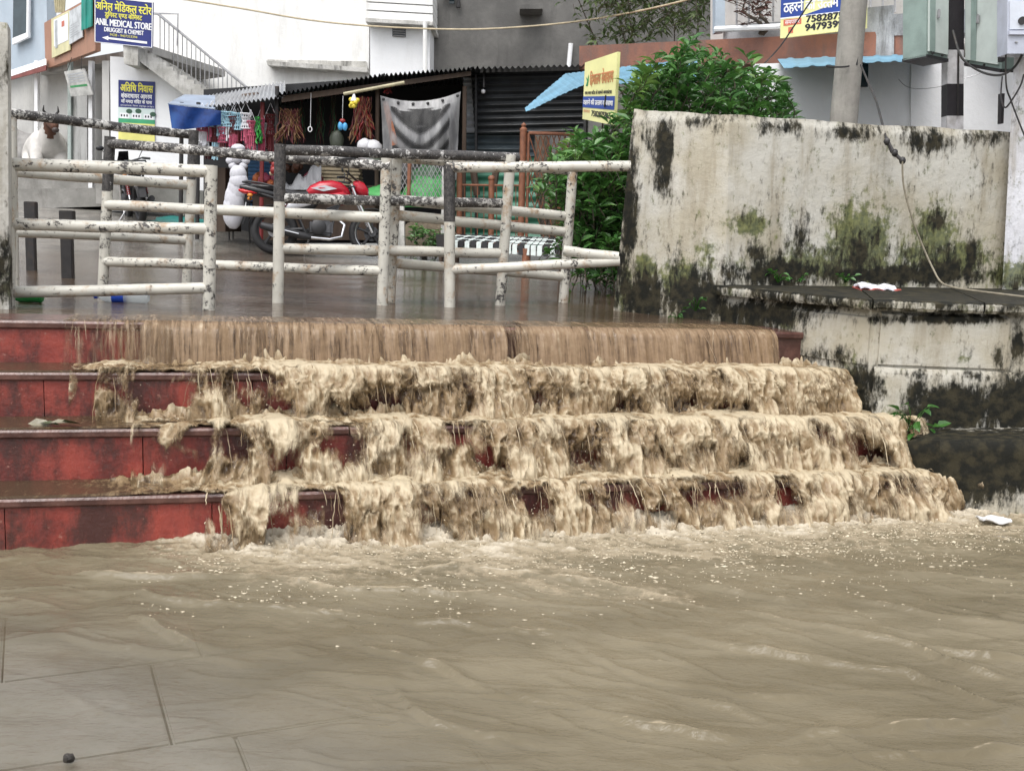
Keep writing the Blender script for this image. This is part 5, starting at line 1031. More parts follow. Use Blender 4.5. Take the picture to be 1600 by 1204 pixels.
# brown gate and fence
M_RUST = simple('rust_brown_paint', (.24, .095, .05), .55, .25, 12, dirt=(.10, .05, .03), dirtamt=.4)
gt = thing('lattice_gate', G(855, 396), 'rust brown lattice gate with finial posts beside the shrub', 'gate'); YG = 14.6
for x0, x1, yt in ((818, 813, 205), (900, 903, 214)):
    o = MB().tube([P(x0, yt, YG), P(x1, 394, YG)], .045, 10).build('post', M_RUST, gt); MB().lathe([(.05, 0), (.05, .03), (.025, .05), (.035, .08), (.005, .11)], 10, None, P(x0, yt, YG)).build('finial', M_RUST, o)
MB().tube([P(826, 208, YG), P(896, 210, YG)], .022, 6).build('top_bar', M_RUST, gt); MB().tube([P(826, 208, YG), P(822, 392, YG)], .02, 6).build('side_bar', M_RUST, gt)
for i in range(12):
    x = 826 + i * 9; MB().tube([P(max(826, x - 26), 212 if x - 26 >= 826 else 212 + (826 - x + 26) * 3.2, YG), P(min(898, x + 30), min(390, 212 + (min(898, x + 30) - (x - 26)) * 3.2), YG)], .007, 4).build('lattice_bar', M_RUST, gt)
for i in range(10):
    x = 830 + i * 8; MB().tube([P(min(897, x + 14), 212, YG + .02), P(max(824, x - 18), 300 + i * 8, YG + .02)], .006, 4).build('lattice_bar', M_RUST, gt)
fe = thing('iron_fence', G(745, 396), 'low rust brown fence with knobbed posts in front of the green tin', 'fence'); YF = 15.0
for x, yt in ((718, 258), (768, 282)):
    o = MB().tube([P(x, yt, YF), P(x - 1, 394, YF)], .04, 10).build('post', M_RUST, fe); MB().ball(P(x, yt - 3, YF), .05, .05, .045).build('knob', M_RUST, o)
for y in (289, 345, 380): MB().tube([P(718, y, YF), P(812, y + 1, YF)], .014, 6).build('bar', M_RUST, fe)
for i in range(9): MB().tube([P(726 + i * 10, 290, YF), P(726 + i * 10, 382, YF)], .006, 4).build('wire', M_RUST, fe)
for x0, y0, x1, y1 in ((738, 258, 745, 305), (776, 258, 770, 300)): MB().tube([P(x0, y0, YF + .3), P(x1, y1, YF + .3)], .05, 7).build('leaning_stick', M_WOODD, fe)
# tree trunk, red object behind the gate
tag(MB().tube([P(868, 392, 15.4), P(862, 330, 15.4), P(850, 270, 15.5), P(846, 215, 15.6)], [.2, .17, .14, .1], 10).build('tree_stump', M_BARK), 'bare brown trunk seen through the lattice gate', 'trunk')
tag(slab4('leaning_board', M_RUST, [(872, 286, 14.9), (884, 286, 14.9), (884, 392, 14.9), (872, 392, 14.9)], (0, .06, 0)), 'narrow orange board leaning behind the lattice gate', 'board')
# chain link fence and green heap
cl = thing('chain_link_fence', G(655, 398), 'chain link fence panel on short concrete posts beside the motorcycle', 'fence'); YC = 14.2
for x, w in ((622, 17), (697, 13)): slab4('concrete_post', M_MOULD, [(x - w / 2, 262 if x > 650 else 318, YC), (x + w / 2, 262 if x > 650 else 318, YC), (x + w / 2 + 2, 396, YC), (x - w / 2 - 2, 396, YC)], (0, .14, 0), cl)
MB().tube([P(640, 250, YC), P(638, 320, YC)], .025, 6).build('rusty_stake', M_RUST, cl)
m = MB()
for i in range(16):
    x = 610 + i * 6.4
    m.tube([P(x, 252, YC), P(min(x + 30, 706), 252 + (min(x + 30, 706) - x) * 2.0, YC)], .005, 4); m.tube([P(x, 252, YC + .01), P(max(x - 30, 612), 252 + (x - max(x - 30, 612)) * 2.0, YC + .01)], .005, 4)
m.build('wire_mesh', M_STEEL, cl)
M_GNET = simple('green_cloth', (.06, .32, .08), .6, .3, 6)
def mound(name, mat, label, cat, x, y, w, hh, Y, seed):
    rows = []
    for j in range(9):
        for_row = []
        for i in range(17):
            a = math.pi * i / 16; b = j / 8; rr = math.cos(b * math.pi / 2); q = P(x, y, Y); f = 1 + .16 * float(fbm(i * .5 + seed, j * .6, seed))
            for_row.append(q + Vector((-math.cos(a) * w * rr * f, -math.sin(a) * .35 * rr * f, hh * math.sin(b * math.pi / 2) * f)))
        rows.append(for_row)
    return tag(MB().sheet(rows, (0, .02, -.01)).build(name, mat), label, cat)
mound('green_cloth_heap', M_GNET, 'heap of bright green cloth behind the chain link fence', 'cloth heap', 668, 324, .36, .56, 15.0, 3)
mound('green_cloth_heap', M_GNET, 'flat spill of green cloth between the motorcycle and the fence post', 'cloth heap', 602, 312, .30, .2, 15.2, 8)
mound('earth_bank', mat_conc('bank', (.20, .16, .11), (.10, .08, .055), .9), 'low earth bank under the chain link fence', 'bank', 668, 392, .5, .42, 14.9, 5)
bush('low_shrub', 'low dark green shrub at the foot of the chain link fence', 'shrub', [(632, 392), (632, 356), (650, 345), (672, 350), (694, 352), (694, 392)], (13.7, 14.1), G(662, 396), 70, .07, .03, M_LEAF, [P(650, 370, 13.9), P(675, 370, 13.9)], 10, .7, shoot=(.1, .22))
# woven cot
ct = thing('woven_cot', G(790, 420), 'low cot woven with white and black straps behind the railing', 'cot')
f1, f2, b1, b2 = P(690, 379, 13.6), P(878, 392, 12.7), P(715, 370, 14.2), P(885, 376, 13.7); MB().tube([f1, f2], .03, 8).build('frame_rail', M_DK, ct); MB().tube([b1, b2], .03, 8).build('frame_rail', M_DK, ct); MB().tube([f1, b1], .03, 8).build('frame_rail', M_DK, ct); MB().tube([f2, b2], .03, 8).build('frame_rail', M_DK, ct)
for q in (f1, f2, b1, b2): g0 = zup(q.x, q.y); MB().tube([q + Vector((0, 0, .03)), Vector((q.x, q.y, g0 - .02))], [.035, .028], 8).build('leg', M_WOODD, ct)
mleg = f1.lerp(f2, .72); MB().tube([mleg + Vector((0, 0, .0)), Vector((mleg.x, mleg.y, float(zup(mleg.x, mleg.y)) - .02))], [.05, .05], 8).build('leg', M_RUST, ct)
M_STW, M_STB = simple('strap_white', (.62, .68, .66), .5, .1, 20), simple('strap_black', (.02, .02, .022), .5, .2, 20)
for i in range(20):
    t0, t1 = i / 20 + .004, (i + .86) / 20; m = M_STW if i % 2 == 0 or rnd.random() < .15 else M_STB; dn = Vector((0, -.012, -.075)); upz = Vector((0, 0, .035)); a, b_, c_, d_ = f1.lerp(f2, t0), f1.lerp(f2, t1), b1.lerp(b2, t1), b1.lerp(b2, t0); out = Vector((0, -.036, .0))
    MB().sheet([[a + out + dn, b_ + out + dn], [a + out + upz, b_ + out + upz], [d_ + upz, c_ + upz]], (0, .004, -.004)).build('strap', m, ct, flat=True)
for i in range(5):
    t0, t1 = i / 5 + .06, (i + .5) / 5; a, b_ = f1.lerp(b1, t0), f1.lerp(b1, t1); c_, d_ = f2.lerp(b2, t1), f2.lerp(b2, t0); MB().sheet([[a + Vector((0, 0, .043)), d_ + Vector((0, 0, .043))], [b_ + Vector((0, 0, .043)), c_ + Vector((0, 0, .043))]], (0, 0, -.004)).build('strap', M_STW if i % 2 else M_STB, ct, flat=True)
# low bench end & stone
tag(slab4('dark_block', M_DK, [(681, 366, 13.2), (700, 366, 13.2), (699, 398, 13.2), (683, 398, 13.2)], (0, .2, 0)), 'dark iron block standing at the end of the woven cot', 'block')
# small iron table by the motorcycle
q = G(374, 376); tb = thing('iron_stool', q, 'small dark iron stool behind the motorcycle tail', 'stool'); hh = .56
MB().bbox(q + Vector((0, .1, hh)), .34, .26, .03, .006).build('seat', M_DK, tb)
for sx in (-.15, .15):
    for sy in (0, .22): MB().tube([q + Vector((sx, sy, hh)), q + Vector((sx, sy, -.03))], .012, 6).build('leg', M_DK, tb)
# teal sheet with rubbish on the street
c = G(300, 348); rw = [[Vector((c.x - .55 + 1.1 * i / 12 + .05 * math.sin(j), c.y - .5 + 1.1 * j / 8, 0)) for i in range(13)] for j in range(9)]
rw = [[Vector((q.x, q.y, float(zup(q.x, q.y)) + .02 + .03 * abs(float(fbm(q.x * 4, q.y * 4, 4))))) for q in r_] for r_ in rw]
tag(MB().sheet(rw, (0, 0, -.01)).build('teal_sheet', simple('teal_sheet', (.03, .24, .22), .4, .3, 6)), 'crumpled teal plastic sheet spread on the wet street', 'sheet')
rb = thing('rubbish_heap', c + Vector((0, .55, .02)), 'little heap of scrap and rubbish behind the teal sheet', 'rubbish')
for i in range(14): MB().bbox(c + Vector((rnd.uniform(-.35, .3), .55 + rnd.uniform(-.1, .1), rnd.uniform(.03, .12))), rnd.uniform(.05, .18), rnd.uniform(.03, .1), rnd.uniform(.01, .05), .004, rnd.uniform(0, 3)).build('scrap', simple('rubbish', (.22, .20, .17), .8, .5, 12), rb)
# ================================================================== motorcycles
def loft(secs, n=14, ex=2.4):            # secs: (x, zc, hw, hh[, yoff])
    vs = []; fs = []; m = len(secs)
    for s in secs:
        x, zc_, hw, hh = s[:4]
        for k in range(n):
            a = 2 * math.pi * k / n; c, q = math.cos(a), math.sin(a)
            vs.append(Vector((x, hw * math.copysign(abs(c) ** (2 / ex), c), zc_ + hh * math.copysign(abs(q) ** (2 / ex), q))))
    for i in range(m - 1):
        for k in range(n): fs.append((i * n + k, i * n + (k + 1) % n, (i + 1) * n + (k + 1) % n, (i + 1) * n + k))
    fs.append(tuple(reversed(range(n)))); fs.append(tuple(range((m - 1) * n, m * n))); return MB().add(vs, fs)
M_TYRE = simple('tyre_rubber', (.016, .016, .017), .7, .3, 30); M_BLKP = simple('gloss_black', (.012, .012, .014), .18, .2, 8, bump=0); M_MATB = simple('matt_black_plastic', (.028, .028, .030), .5, .2, 14); M_REDT = simple('red_tank_paint', (.42, .015, .03), .14, .15, 6, bump=0); M_SILV = simple('silver_paint', (.48, .48, .50), .3, .15, 10, metal=.4, bump=0); M_CHR = simple('chrome', (.70, .70, .72), .14, .1, 10, metal=1.0, bump=0); M_ENG = simple('engine_alloy', (.10, .10, .105), .4, .3, 20, metal=.6); M_TAIL = simple('tail_lens', (.50, .012, .015), .12, .1, 9, bump=0); M_PLATE = simple('number_plate', (.72, .73, .74), .45, .08, 20, bump=0); M_SEAT = simple('seat_vinyl', (.018, .018, .02), .38, .2, 18)
def motorcycle(label, tank, loc, heading, lean=0.0, bag=False):
    r = thing('motorcycle', (0, 0, 0), label, 'motorcycle')
    RW = .305
    def wheel(x, front):
        M = Matrix.Rotation(R(90), 3, 'X'); c = Vector((x, 0, RW)); tw = .045 if front else .056
        w = MB().lathe([(.05, -.05), (.05, .05)], 12, M, c).build('wheel', M_ENG, r)
        MB().tube([c + Vector((math.cos(a * .1745), 0, math.sin(a * .1745))) * (RW - tw * .95) for a in range(36)], tw, 10, close=True).build('tyre', M_TYRE, w)
        m = MB(); vs = []; fs = []; nn = 36; prof = [(.205, -.035), (.232, -.035), (.232, .035), (.205, .035)]
        for a in range(nn):
            for (q, y) in prof: vs.append(c + Vector((q * math.cos(a * 2 * math.pi / nn), y, q * math.sin(a * 2 * math.pi / nn))))
        for a in range(nn):
            for k in range(4): fs.append((a * 4 + k, a * 4 + (k + 1) % 4, ((a + 1) % nn) * 4 + (k + 1) % 4, ((a + 1) % nn) * 4 + k))
        m.add(vs, fs).build('rim', M_BLKP, w)
        m = MB(); [m.tube([c + Vector((.229 * math.cos(a * .1745), y, .229 * math.sin(a * .1745))) for a in range(36)], .0085, 5, close=True) for y in (-.036, .036)]; m.build('rim_stripe', M_CHR, w)
        for k in range(5):
            a = k * 1.2566 + .3; d = Vector((math.cos(a), 0, math.sin(a))); MB().tube([c + d * .04, c + d * .12, c + d * .21], [.026, .017, .022], 6).build('spoke', M_MATB, w)
        if front: MB().lathe([(.10, -.052), (.10, -.048)], 24, M, c).build('brake_disc', M_ENG, w)
        else: MB().lathe([(.09, .048), (.09, .06)], 20, M, c).build('sprocket', M_STEEL, w)
    wheel(0, False); wheel(1.27, True)
    loft([(.40, .80, .035, .03), (.46, .83, .11, .075), (.58, .865, .145, .10), (.74, .875, .15, .11), (.86, .86, .13, .10), (.95, .82, .085, .07), (.99, .79, .04, .03)]).build('fuel_tank', tank, r)
    for s in (-1, 1):
        MB().add([Vector((x, s * y, z)) for x, y, z in ((.46, .128, .86), (.64, .158, .90), (.80, .158, .86), (.62, .158, .82))], [(0, 1, 2, 3)]).build('tank_stripe', M_SILV, r)
        loft([(.62, .70, .03, .02), (.70, .74, .06, .06), (.88, .75, .06, .085), (1.0, .72, .02, .03)]).build('tank_shroud', tank, r).location = (0, s * .10, 0)
    loft([(-.30, .875, .05, .02), (-.22, .865, .10, .035), (.0, .845, .125, .045), (.14, .80, .12, .05), (.30, .775, .11, .05), (.43, .79, .08, .045)]).build('seat', M_SEAT, r)
    tl = loft([(-.44, .86, .03, .02), (-.36, .84, .075, .055), (-.18, .80, .11, .065), (.06, .755, .11, .06), (.24, .70, .08, .05)]).build('tail_cowl', M_BLKP, r)
    loft([(-.455, .815, .03, .012), (-.40, .80, .07, .032), (-.30, .785, .088, .028), (-.22, .775, .09, .012)]).build('tail_light', M_TAIL, tl)
    g = MB(); g.tube([(.02, -.12, .86), (-.18, -.14, .90), (-.34, -.10, .92), (-.40, 0, .92), (-.34, .10, .92), (-.18, .14, .90), (.02, .12, .86)], .012, 8); g.build('grab_rail', M_MATB, r)
    loft([(.08, .58, .02, .02), (.14, .62, .12, .09), (.34, .62, .13, .10), (.50, .66, .11, .07), (.56, .67, .03, .02)]).build('side_panel', M_MATB, r)
    for s in (-1, 1): loft([(.14, .60, .01, .03), (.24, .63, .02, .06), (.46, .67, .02, .03)]).build('panel_flash', M_SILV, r).location = (0, s * .122, 0)
    e = MB().bbox((.60, 0, .36), .30, .24, .22, .04).build('engine', M_ENG, r)
    for i in range(6): MB().bbox((.70 + .012 * i, 0, .49 + .03 * i), .20, .20, .012, .004, M=Matrix.Rotation(R(-22), 3, 'Y')).build('cooling_fin', M_ENG, e)
    for s in (-1, 1): MB().lathe([(.10, 0), (.10, .03), (.07, .05)], 18, Matrix.Rotation(R(90) * s, 3, 'X'), (.56, -s * .12, .36)).build('crank_cover', M_MATB, e)
    g = MB()
    for s in (-.06, .06): g.tube([(1.0, s * .4, .90), (.80, s, .62), (.72, s, .26), (.40, s * 1.6, .26), (.28, s * 1.8, .55), (.05, s * 1.8, .70), (-.2, s * 1.4, .78)], .017, 8); g.tube([(.98, s * .4, .84), (.60, s, .74), (.28, s * 1.8, .70)], .016, 8)
    g.build('frame', M_MATB, r)
    g = MB(); [g.tube([(.36, s, .33), (.0, s * 1.1, .305)], .022, 8) for s in (-.085, .085)]; g.build('swingarm', M_MATB, r)
    for s in (-1, 1):
        k = MB().tube([(.16, s * .13, .70), (.02, s * .13, .36)], .014, 6).build('shock_absorber', M_CHR, r); g = MB(); [g.tube([(.14 - .012 * i, s * .13, .66 - .030 * i), (.135 - .012 * i, s * .13, .645 - .030 * i)], .028, 8) for i in range(8)]; g.build('spring', M_REDP, k)
    x_ = MB().tube([(.78, -.06, .50), (.90, -.08, .40), (.86, -.11, .24), (.70, -.13, .20), (.45, -.14, .22)], .02, 10).build('exhaust_pipe', M_CHR, r)
    MB().tube([(.46, -.14, .22), (.36, -.15, .235), (-.02, -.16, .32), (-.18, -.16, .36)], [.03, .05, .055, .045], 12).build('muffler', M_MATB, x_); MB().tube([(.30, -.205, .26), (.05, -.215, .315)], .012, 6).build('heat_shield', M_CHR, x_)
    MB().bbox((.20, .095, .32), .50, .02, .07, .01, M=Matrix.Rotation(R(2), 3, 'Y')).build('chain_case', M_MATB, r)
    for s in (-1, 1): MB().tube([(.99, s * .09, .93), (1.04, s * .09, .80), (1.27, s * .085, .305)], [.02, .022, .024], 10).build('fork_leg', M_CHR, r)
    MB().bbox((1.0, 0, .90), .08, .22, .04, .01).build('triple_clamp', M_MATB, r)
    def fender(x, a0, a1, rad, wd, name):
        rows = [[Vector((x + rad * math.cos(R(a)), y, RW + rad * math.sin(R(a)) - (abs(y) / wd) ** 2 * .012)) for y in np.linspace(-wd, wd, 5)] for a in np.linspace(a0, a1, 12)]; MB().sheet(rows, (0, 0, -.004)).build(name, M_MATB, r)
    fender(1.27, 30, 150, .335, .06, 'front_mudguard'); fender(0, 60, 165, .345, .075, 'rear_mudguard')
    MB().bbox((-.36, 0, .50), .012, .10, .26, .004, M=Matrix.Rotation(R(20), 3, 'Y')).build('mud_flap', M_MATB, r)
    p = MB().bbox((-.37, 0, .60), .010, .22, .11, .004, M=Matrix.Rotation(R(12), 3, 'Y')).build('number_plate', M_PLATE, r)
    g = MB(); [g.bbox((-.378 + .004 * (1 - j), -.08 + .032 * i, .625 - .045 * j), .006, .012, .03, .001) for i in range(6) for j in range(2) if rnd.random() < .85]; g.build('plate_marks', SK, p)
    hl = loft([(1.02, .92, .05, .06), (1.08, .90, .10, .10), (1.16, .87, .10, .10), (1.21, .84, .07, .06)]).build('headlamp_cowl', tank, r); loft([(1.19, .85, .07, .06), (1.225, .84, .055, .045)]).build('headlamp', M_CHR, hl); MB().sheet([[Vector((1.08 - .04 * j, y * (1 - .2 * j / 4), .98 + .035 * j)) for y in np.linspace(-.09, .09, 6)] for j in range(5)], (.004, 0, 0)).build('visor', M_BLKP, hl)
    MB().tube([(.80, -.36, .98), (.88, -.26, 1.0), (.98, -.12, .97), (.98, .12, .97), (.88, .26, 1.0), (.80, .36, .98)], .013, 8).build('handlebar', M_MATB, r)
    for s in (-1, 1):
        MB().tube([(.79, s * .37, .98), (.87, s * .27, 1.0)], .019, 8).build('grip', M_TYRE, r); k = MB().tube([(.92, s * .22, 1.0), (.94, s * .28, 1.10), (.92, s * .33, 1.16)], .007, 6).build('mirror_arm', M_MATB, r); MB().ball((.91, s * .35, 1.18), .014, .065, .04).build('mirror', M_BLKP, k)
        k = MB().tube([(-.30, s * .09, .74), (-.31, s * .19, .73)], .01, 6).build('indicator_stalk', M_MATB, r); MB().ball((-.31, s * .21, .73), .035, .03, .025).build('indicator', clr('amber_lens', (.55, .2, .02), .2), k)
        MB().tube([(.42, s * .10, .32), (.42, s * .24, .32)], .014, 6).build('footrest', M_TYRE, r)
    MB().tube([(.46, .10, .26), (.40, .30, .005)], .012, 6).build('side_stand', M_STEEL, r)
    r.location = loc; r.rotation_euler = (lean, 0, heading); return r
a = G(429, 397); b = G(588, 403); hd = math.atan2(b.y - a.y, b.x - a.x)
motorcycle('red and black motorcycle parked side on behind the pipe railings', M_REDT, a - Vector((0, 0, .0)), hd, R(-5))
a = G(222, 348); motorcycle('black motorcycle seen from behind, parked by the white poster wall', M_BLKP, a, R(118), R(-6))
# ================================================================== cows resting on the veranda
def cow(label, base, heading, body, face, headturn=0.0, lift=.0):
    r = thing('cow', (0, 0, 0), label, 'cow')
    pts = [(-.72, 0, .42), (-.45, 0, .45), (-.05, 0, .46), (.35, 0, .50), (.55, 0, .62), (.72, .04 * headturn, .82), (.84, .10 * headturn, .92), (1.0, .22 * headturn, .84), (1.12, .30 * headturn, .74)]
    rad = [(.14, .16), (.30, .30), (.34, .32), (.28, .30), (.20, .24), (.13, .17), (.125, .14), (.10, .11), (.075, .075)]
    bm = bmesh.new(); edges = []
    legs = [[3, (.42, .22, .28), (.70, .24, .10), (.52, .26, .05)], [3, (.42, -.22, .28), (.74, -.26, .10), (.54, -.28, .05)], [1, (-.40, .30, .25), (-.05, .36, .10), (-.30, .40, .05)], [1, (-.40, -.30, .25), (-.02, -.36, .10), (-.28, -.40, .05)]]
    co = list(pts); rr = list(rad); ed = [(i, i + 1) for i in range(len(pts) - 1)]
    for l in legs:
        pv_ = l[0]
        for q, rq in zip(l[1:], ((.13, .15), (.07, .07), (.05, .05))): co.append(q); rr.append(rq); ed.append((pv_, len(co) - 1)); pv_ = len(co) - 1
    co.append((-.90, .05, .30)); rr.append((.03, .03)); ed.append((0, len(co) - 1)); co.append((-.85, .12, .06)); rr.append((.04, .04)); ed.append((len(co) - 2, len(co) - 1))
    me = bpy.data.meshes.new('body'); me.from_pydata(co, ed, []); o = bpy.data.objects.new('body', me); COL.objects.link(o)
    sk = o.modifiers.new('skin', 'SKIN'); me.skin_vertices[0].data[0].use_root = True
    for i, q in enumerate(rr): me.skin_vertices[0].data[i].radius = q
    sb = o.modifiers.new('sub', 'SUBSURF'); sb.levels = 2; sb.render_levels = 2
    m2 = bpy.data.meshes.new_from_object(o.evaluated_get(bpy.context.evaluated_depsgraph_get())); bpy.data.objects.remove(o); m2.name = 'body'
    px_ = np.array([v.co[:] for v in m2.vertices]); m2.materials.clear(); m2.materials.append(body); m2.materials.append(face)
    for p in m2.polygons: p.use_smooth = True; p.material_index = 1 if p.center.x > .76 else 0
    o = bpy.data.objects.new('body', m2); COL.objects.link(o); o.parent = r
    t = headturn; hc = Vector((.84, .10 * t, .98)); sd = Vector((-.25 * t, .9, 0)).normalized()
    for s in (-1, 1):
        MB().tube([hc + sd * s * .07 + Vector((0, 0, .02)), hc + sd * s * .13 + Vector((0, 0, .10)), hc + sd * s * .12 + Vector((.02, 0, .19))], [.026, .02, .006], 8).build('horn', M_DK, r)
        e = hc + sd * s * .10 + Vector((-.02, 0, -.04)); MB().ball(e + sd * s * .08, .03, .09, .045, M=Matrix.Rotation(math.atan2(sd.y * s, sd.x * s) - R(90), 3, 'Z')).build('ear', face, r)
        MB().ball(hc + Vector((.10, .06 * t, -.06)) + sd * s * .09, .02, n=8, m=6).build('eye', M_BLKP, r)
    MB().ball(Vector((1.15, .31 * t, .72)), .05, .065, .05).build('muzzle', simple('muzzle', (.05, .035, .03), .5, .2, 9), r)
    r.location = base; r.rotation_euler = (0, 0, heading); return r
M_COWW = simple('pale_hide', (.55, .53, .50), .8, .15, 6); M_COWB = simple('brown_hide', (.11, .05, .03), .8, .25, 8); M_COWG = simple('grey_hide', (.30, .29, .28), .8, .25, 6)
pz = P(100, 266, GP + 1.2)
cow('brown faced cow with pale body resting between the veranda pillars', Vector((P(84, 266, GP + 2.6).x, GP + 2.3, pz.z)), R(-62), M_COWW, M_COWB, .2)
cow('grey cow lying at the veranda end, head in profile', Vector((P(88, 266, GP + 3.4).x - .2, GP + 3.4, pz.z)), R(188), M_COWG, M_COWG, .2)
# ================================================================== poles, boxes and wires
M_CONCP = mat_conc('pole_concrete', (.40, .38, .34), (.28, .265, .24), .85, (.13, .13, .11), .5, 3)
pb = P(1312, 260, 9.6); ptp = P(1340, -60, 9.6); po = thing('utility_pole', P(1308, 300, 9.6), 'leaning round concrete utility pole behind the boundary wall', 'pole')
MB().tube([P(1308, 300, 9.6), pb, ptp], [.125, .12, .105], 20).build('shaft', M_CONCP, po)
MB().tube([P(1309 + 18 * math.cos(a), 103 + 2 * math.sin(a), 9.47 + .12 * (1 - math.sin(a)) * 0) for a in np.linspace(math.pi, 0, 8)], .008, 6).build('strap', M_DK, po)
MB().tube([P(1354, -30, 9.55), P(1345, 40, 9.55), P(1338, 102, 9.5)], .012, 6).build('cable', M_DK, po)
sp = thing('striped_pole', P(1492, 300, 9.2), 'square steel pole painted in black and white bands', 'pole')
M_PB, M_PW = simple('pole_black', (.02, .017, .02), .5, .2, 12), simple('pole_white', (.62, .61, .62), .5, .2, 12, dirt=(.2, .17, .14), dirtamt=.5)
for y0, y1, m in ((-80, 78, M_PB), (78, 131, M_PW), (131, 181, M_PB), (181, 300, M_PW)):
    q = [P(1480 + (190 - y) * .006, y, 9.2) for y in (y0, y1)]; q2 = [P(1505.5 + (190 - y) * .006, y, 9.2) for y in (y0, y1)]; k = Vector((0, .13, 0))
    b_ = MB().hexa([q[1], q2[1], q2[1] + k, q[1] + k], [q[0], q2[0], q2[0] + k, q[0] + k]).build('painted_band', m, sp, flat=True)
MB().tube([P(1497.5, 80, 9.185), P(1496.5, 180, 9.185)], .008, 6).build('conduit', M_DK, sp)
M_BOX, M_BOXF = simple('panel_pale_green', (.56, .62, .59), .4, .12, 4, dirt=(.35, .36, .33), dirtamt=.3), simple('panel_frame_green', (.27, .35, .32), .45, .15, 6, dirt=(.18, .2, .18), dirtamt=.3)
def cabinet(label, c, hinge_r):
    q = quad_pts(c); r = thing('electric_cabinet', (q[2] + q[3]) / 2, label, 'cabinet'); nr = (q[3] - q[0]).cross(q[1] - q[0]).normalized(); nr = nr if nr.y < 0 else -nr
    slab4('case', M_BOXF, q, -nr * .22, r)
    z = lambda s0, t0, s1, t1, o: [lerp4(q, s0, t0) + nr * o, lerp4(q, s1, t0) + nr * o, lerp4(q, s1, t1) + nr * o, lerp4(q, s0, t1) + nr * o]
    d = slab4('door', M_BOX, z(.06, .02, .94, .955, .02), -nr * .018, r); slab4('door_stile', M_BOXF, z(*((.06, .02, .30, .955) if hinge_r else (.22, .02, .36, .955)), .026), -nr * .005, d)
    slab4('bottom_rim', M_PB, z(0, .985, 1, 1.012, .012), -nr * .24, r)
    for s in (.15, .6): MB().lathe([(.010, 0), (.010, .01)], 10, Matrix.Rotation(R(90), 3, 'X'), lerp4(q, s, .975) + nr * .03).build('bolt', M_DK, r)
    MB().bbox(lerp4(q, .42, .62) + nr * .032, .02, .02, .07, .004).build('handle', M_STEEL, d)
    return r
cabinet('narrow grey green electric cabinet hung on the utility side of the striped pole', [(1448, -90, 9.0), (1482, -90, 9.15), (1480, 95, 9.15), (1447, 88, 9.0)], True)
cabinet('wide grey green electric cabinet with handle hung between striped pole and white house', [(1508, -90, 9.15), (1574, -100, 8.75), (1565, 111, 8.75), (1508, 101, 9.15)], False)
tag(slab4('dark_conduit', M_PB, [(1569, -90, 8.6), (1577, -90, 8.6), (1572, 95, 8.6), (1566, 95, 8.6)], (0, .08, 0)), 'black steel channel running down between the cabinet and white house', 'channel')
tag(slab4('dark_conduit', M_PB, [(1565, 146, 8.4), (1570, 146, 8.4), (1568, 193, 8.4), (1564, 193, 8.4)], (0, .06, 0)), 'short black channel stub at the white house corner above the wall', 'channel')
mbx = thing('meter_box', P(1592, 86, 7.72), 'pale blue grey electricity meter box on the white house corner', 'meter')
def zcb(x0, y0, x1, y1, Y, d, name, m, par): return slab4(name, m, [(x0, y0, Y), (x1, y0, Y), (x1, y1, Y), (x0, y1, Y)], (0, d, 0), par)
M_MET = simple('meter_case', (.50, .53, .62), .35, .12, 8); cs = zcb(1574, -6, 1622, 84, 7.66, .16, 'case', M_MET, mbx); cv = zcb(1578, 2, 1619, 46, 7.645, .02, 'window_cover', simple('meter_cover', (.62, .66, .74), .2, .1, 6), mbx); zcb(1577, 48, 1620, 54, 7.64, .02, 'rib', M_MET, mbx)
MB().lathe([(.026, 0), (.026, .02)], 14, Matrix.Rotation(R(90), 3, 'X'), P(1596, 33, 7.65)).build('dial', M_DK, cv); MB().bbox(P(1588, 66, 7.655), .02, .01, .008, .002).build('latch', M_STEEL, cs)
def wire(label, pts, r=.008, m=None, n=24, name='cable', cat='cable'):
    q = [P(*p) for p in pts]; out = []
    for i in range(len(q) - 1):                         # Catmull-Rom
        p0, p1, p2, p3 = q[max(i - 1, 0)], q[i], q[i + 1], q[min(i + 2, len(q) - 1)]
        for k in range(n // max(1, len(q) - 1) + 2):
            t = k / (n // max(1, len(q) - 1) + 2); out.append(.5 * ((2 * p1) + (p2 - p0) * t + (2 * p0 - 5 * p1 + 4 * p2 - p3) * t * t + (3 * p1 - p0 - 3 * p2 + p3) * t ** 3))
    out.append(q[-1]); return tag(MB().tube(out, r, 6).build(name, m or M_DK), label, cat)
wire('thick black cable looping from the striped pole below the wide cabinet', [(1489, 48, 9.1), (1500, 85, 8.9), (1515, 102, 8.7), (1540, 115, 8.4), (1565, 117, 8.1), (1585, 105, 7.8), (1597, 86, 7.7)], .009)
wire('thin black wire drooping in a V beside the white house corner', [(1566, 120, 8.0), (1564, 150, 7.85), (1570, 168, 7.8), (1580, 158, 7.75), (1594, 135, 7.72), (1600, 116, 7.70)], .006)
wire('black wire running down the white house wall past the meter box', [(1572, 60, 7.72), (1572, 130, 7.74), (1580, 158, 7.78), (1592, 190, 7.78), (1612, 240, 7.78)], .006)
wire('thin grey wire sagging against the white guest house wall', [(1404, 124, 10.6), (1416, 135, 10.6), (1436, 139, 10.5), (1470, 135, 10.4), (1510, 122, 10.3), (1532, 115, 10.3)], .004, M_STEEL)
wire('long pale cable strung across the street above the stalls', [(280, -2, 19), (380, 14, 19), (480, 31, 19), (580, 41, 18.5), (700, 46, 18), (790, 44, 17.5), (900, 34, 17), (1010, 15, 16), (1120, -12, 15)], .014, simple('cable_tan', (.50, .42, .28), .6, .2, 8))
wire('black wire slanting across the yellow and blue sign', [(1275, -10, 11.0), (1240, 42, 11.2), (1218, 74, 11.3), (1190, 104, 11.4)], .008)
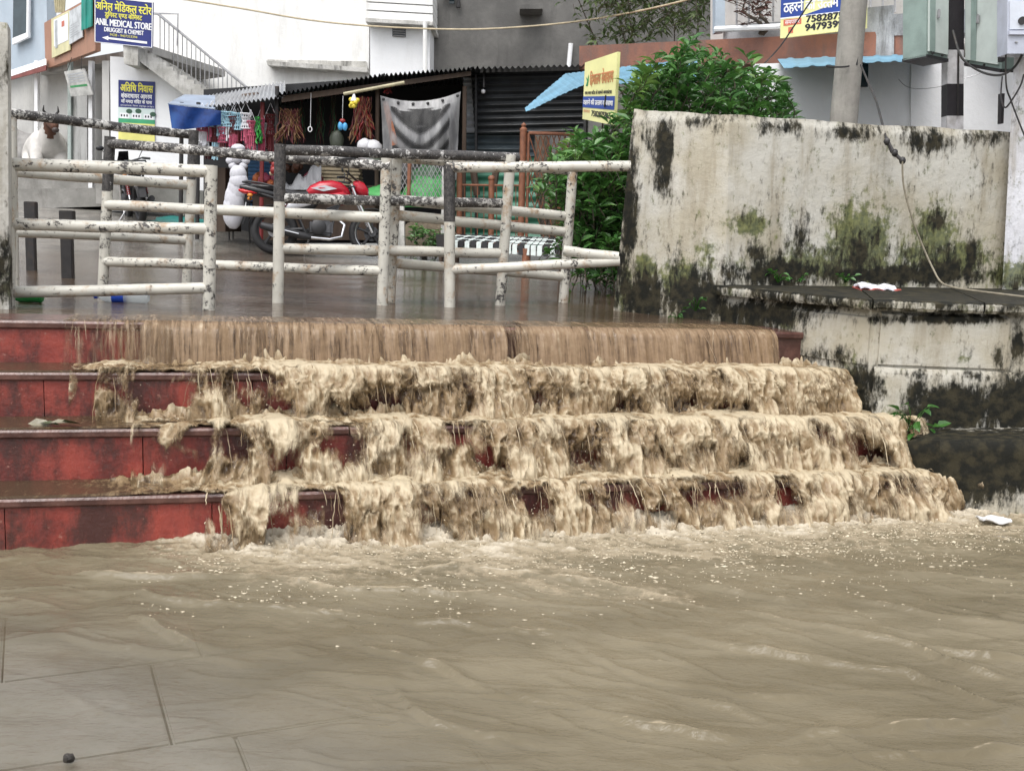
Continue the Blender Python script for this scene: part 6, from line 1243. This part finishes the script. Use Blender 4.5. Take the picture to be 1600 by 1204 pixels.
gw = thing('guy_wire', P(1408, 262, 7.45), 'guy wire with black clamps and a loose rope lying down the mossy wall', 'guy wire')
MB().tube([P(1345, 102, 9.4), P(1370, 160, 8.4), P(1384, 214, 7.58)], .008, 6).build('wire', M_DK, gw)
MB().tube([P(1384, 214, 7.58), P(1394, 236, 7.52), P(1410, 252, 7.48)], [.010, .016, .010], 8).build('turnbuckle', M_DK, gw)
for x, y in ((1386, 221), (1398, 239), (1410, 251)): MB().ball(P(x, y, 7.5), .022, .02, .026, jit=.2).build('clamp', M_DK, gw)
M_ROPE = simple('rope', (.26, .23, .17), .8, .2, 30)
def spl(pts, n=8):
    q = [P(*p) for p in pts]; o = []
    for i in range(len(q) - 1):
        p0, p1, p2, p3 = q[max(i - 1, 0)], q[i], q[i + 1], q[min(i + 2, len(q) - 1)]
        for k in range(n): t = k / n; o.append(.5 * ((2 * p1) + (p2 - p0) * t + (2 * p0 - 5 * p1 + 4 * p2 - p3) * t * t + (3 * p1 - p0 - 3 * p2 + p3) * t ** 3))
    return o + [q[-1]]
MB().tube(spl([(1410, 252, 7.48), (1412, 290, 7.5), (1425, 340, 7.52), (1442, 385, 7.55), (1458, 420, 7.5), (1470, 440, 7.35), (1490, 449, 7.1), (1530, 455, 6.9), (1570, 460, 6.7), (1620, 466, 6.5)]), .0065, 6).build('rope', M_ROPE, gw)
# ================================================================== trees over the roofs
bush('hanging_tree', 'sparse drooping tree with small dull leaves in front of the grey house', 'tree', [(845, 8), (900, 6), (905, 40), (925, 72), (980, 78), (1040, 60), (1110, 62), (1120, 5), (1100, -70), (870, -70), (848, -10)], (16.0, 18.5), P(1080, 330, 17.6), 330, .15, .05, M_LEAFT, [P(1050, 40, 17.2), P(960, 20, 17), P(900, 0, 17), P(1095, -20, 17.5)], 9, -.35, ('crown', 'trunk'), (.4, .9), droop=.5)
bush('potted_creeper', 'withered dark creeper stems on the guest house balcony', 'plant', [(1140, -20), (1210, -20), (1205, 45), (1150, 45)], (12.6, 13.1), P(1180, 46, 12.9), 40, .10, .03, simple('withered', (.10, .045, .035), .8, .3, 10), [P(1160, 0, 12.8), P(1195, 5, 12.8)], 6, -.2, shoot=(.3, .6))
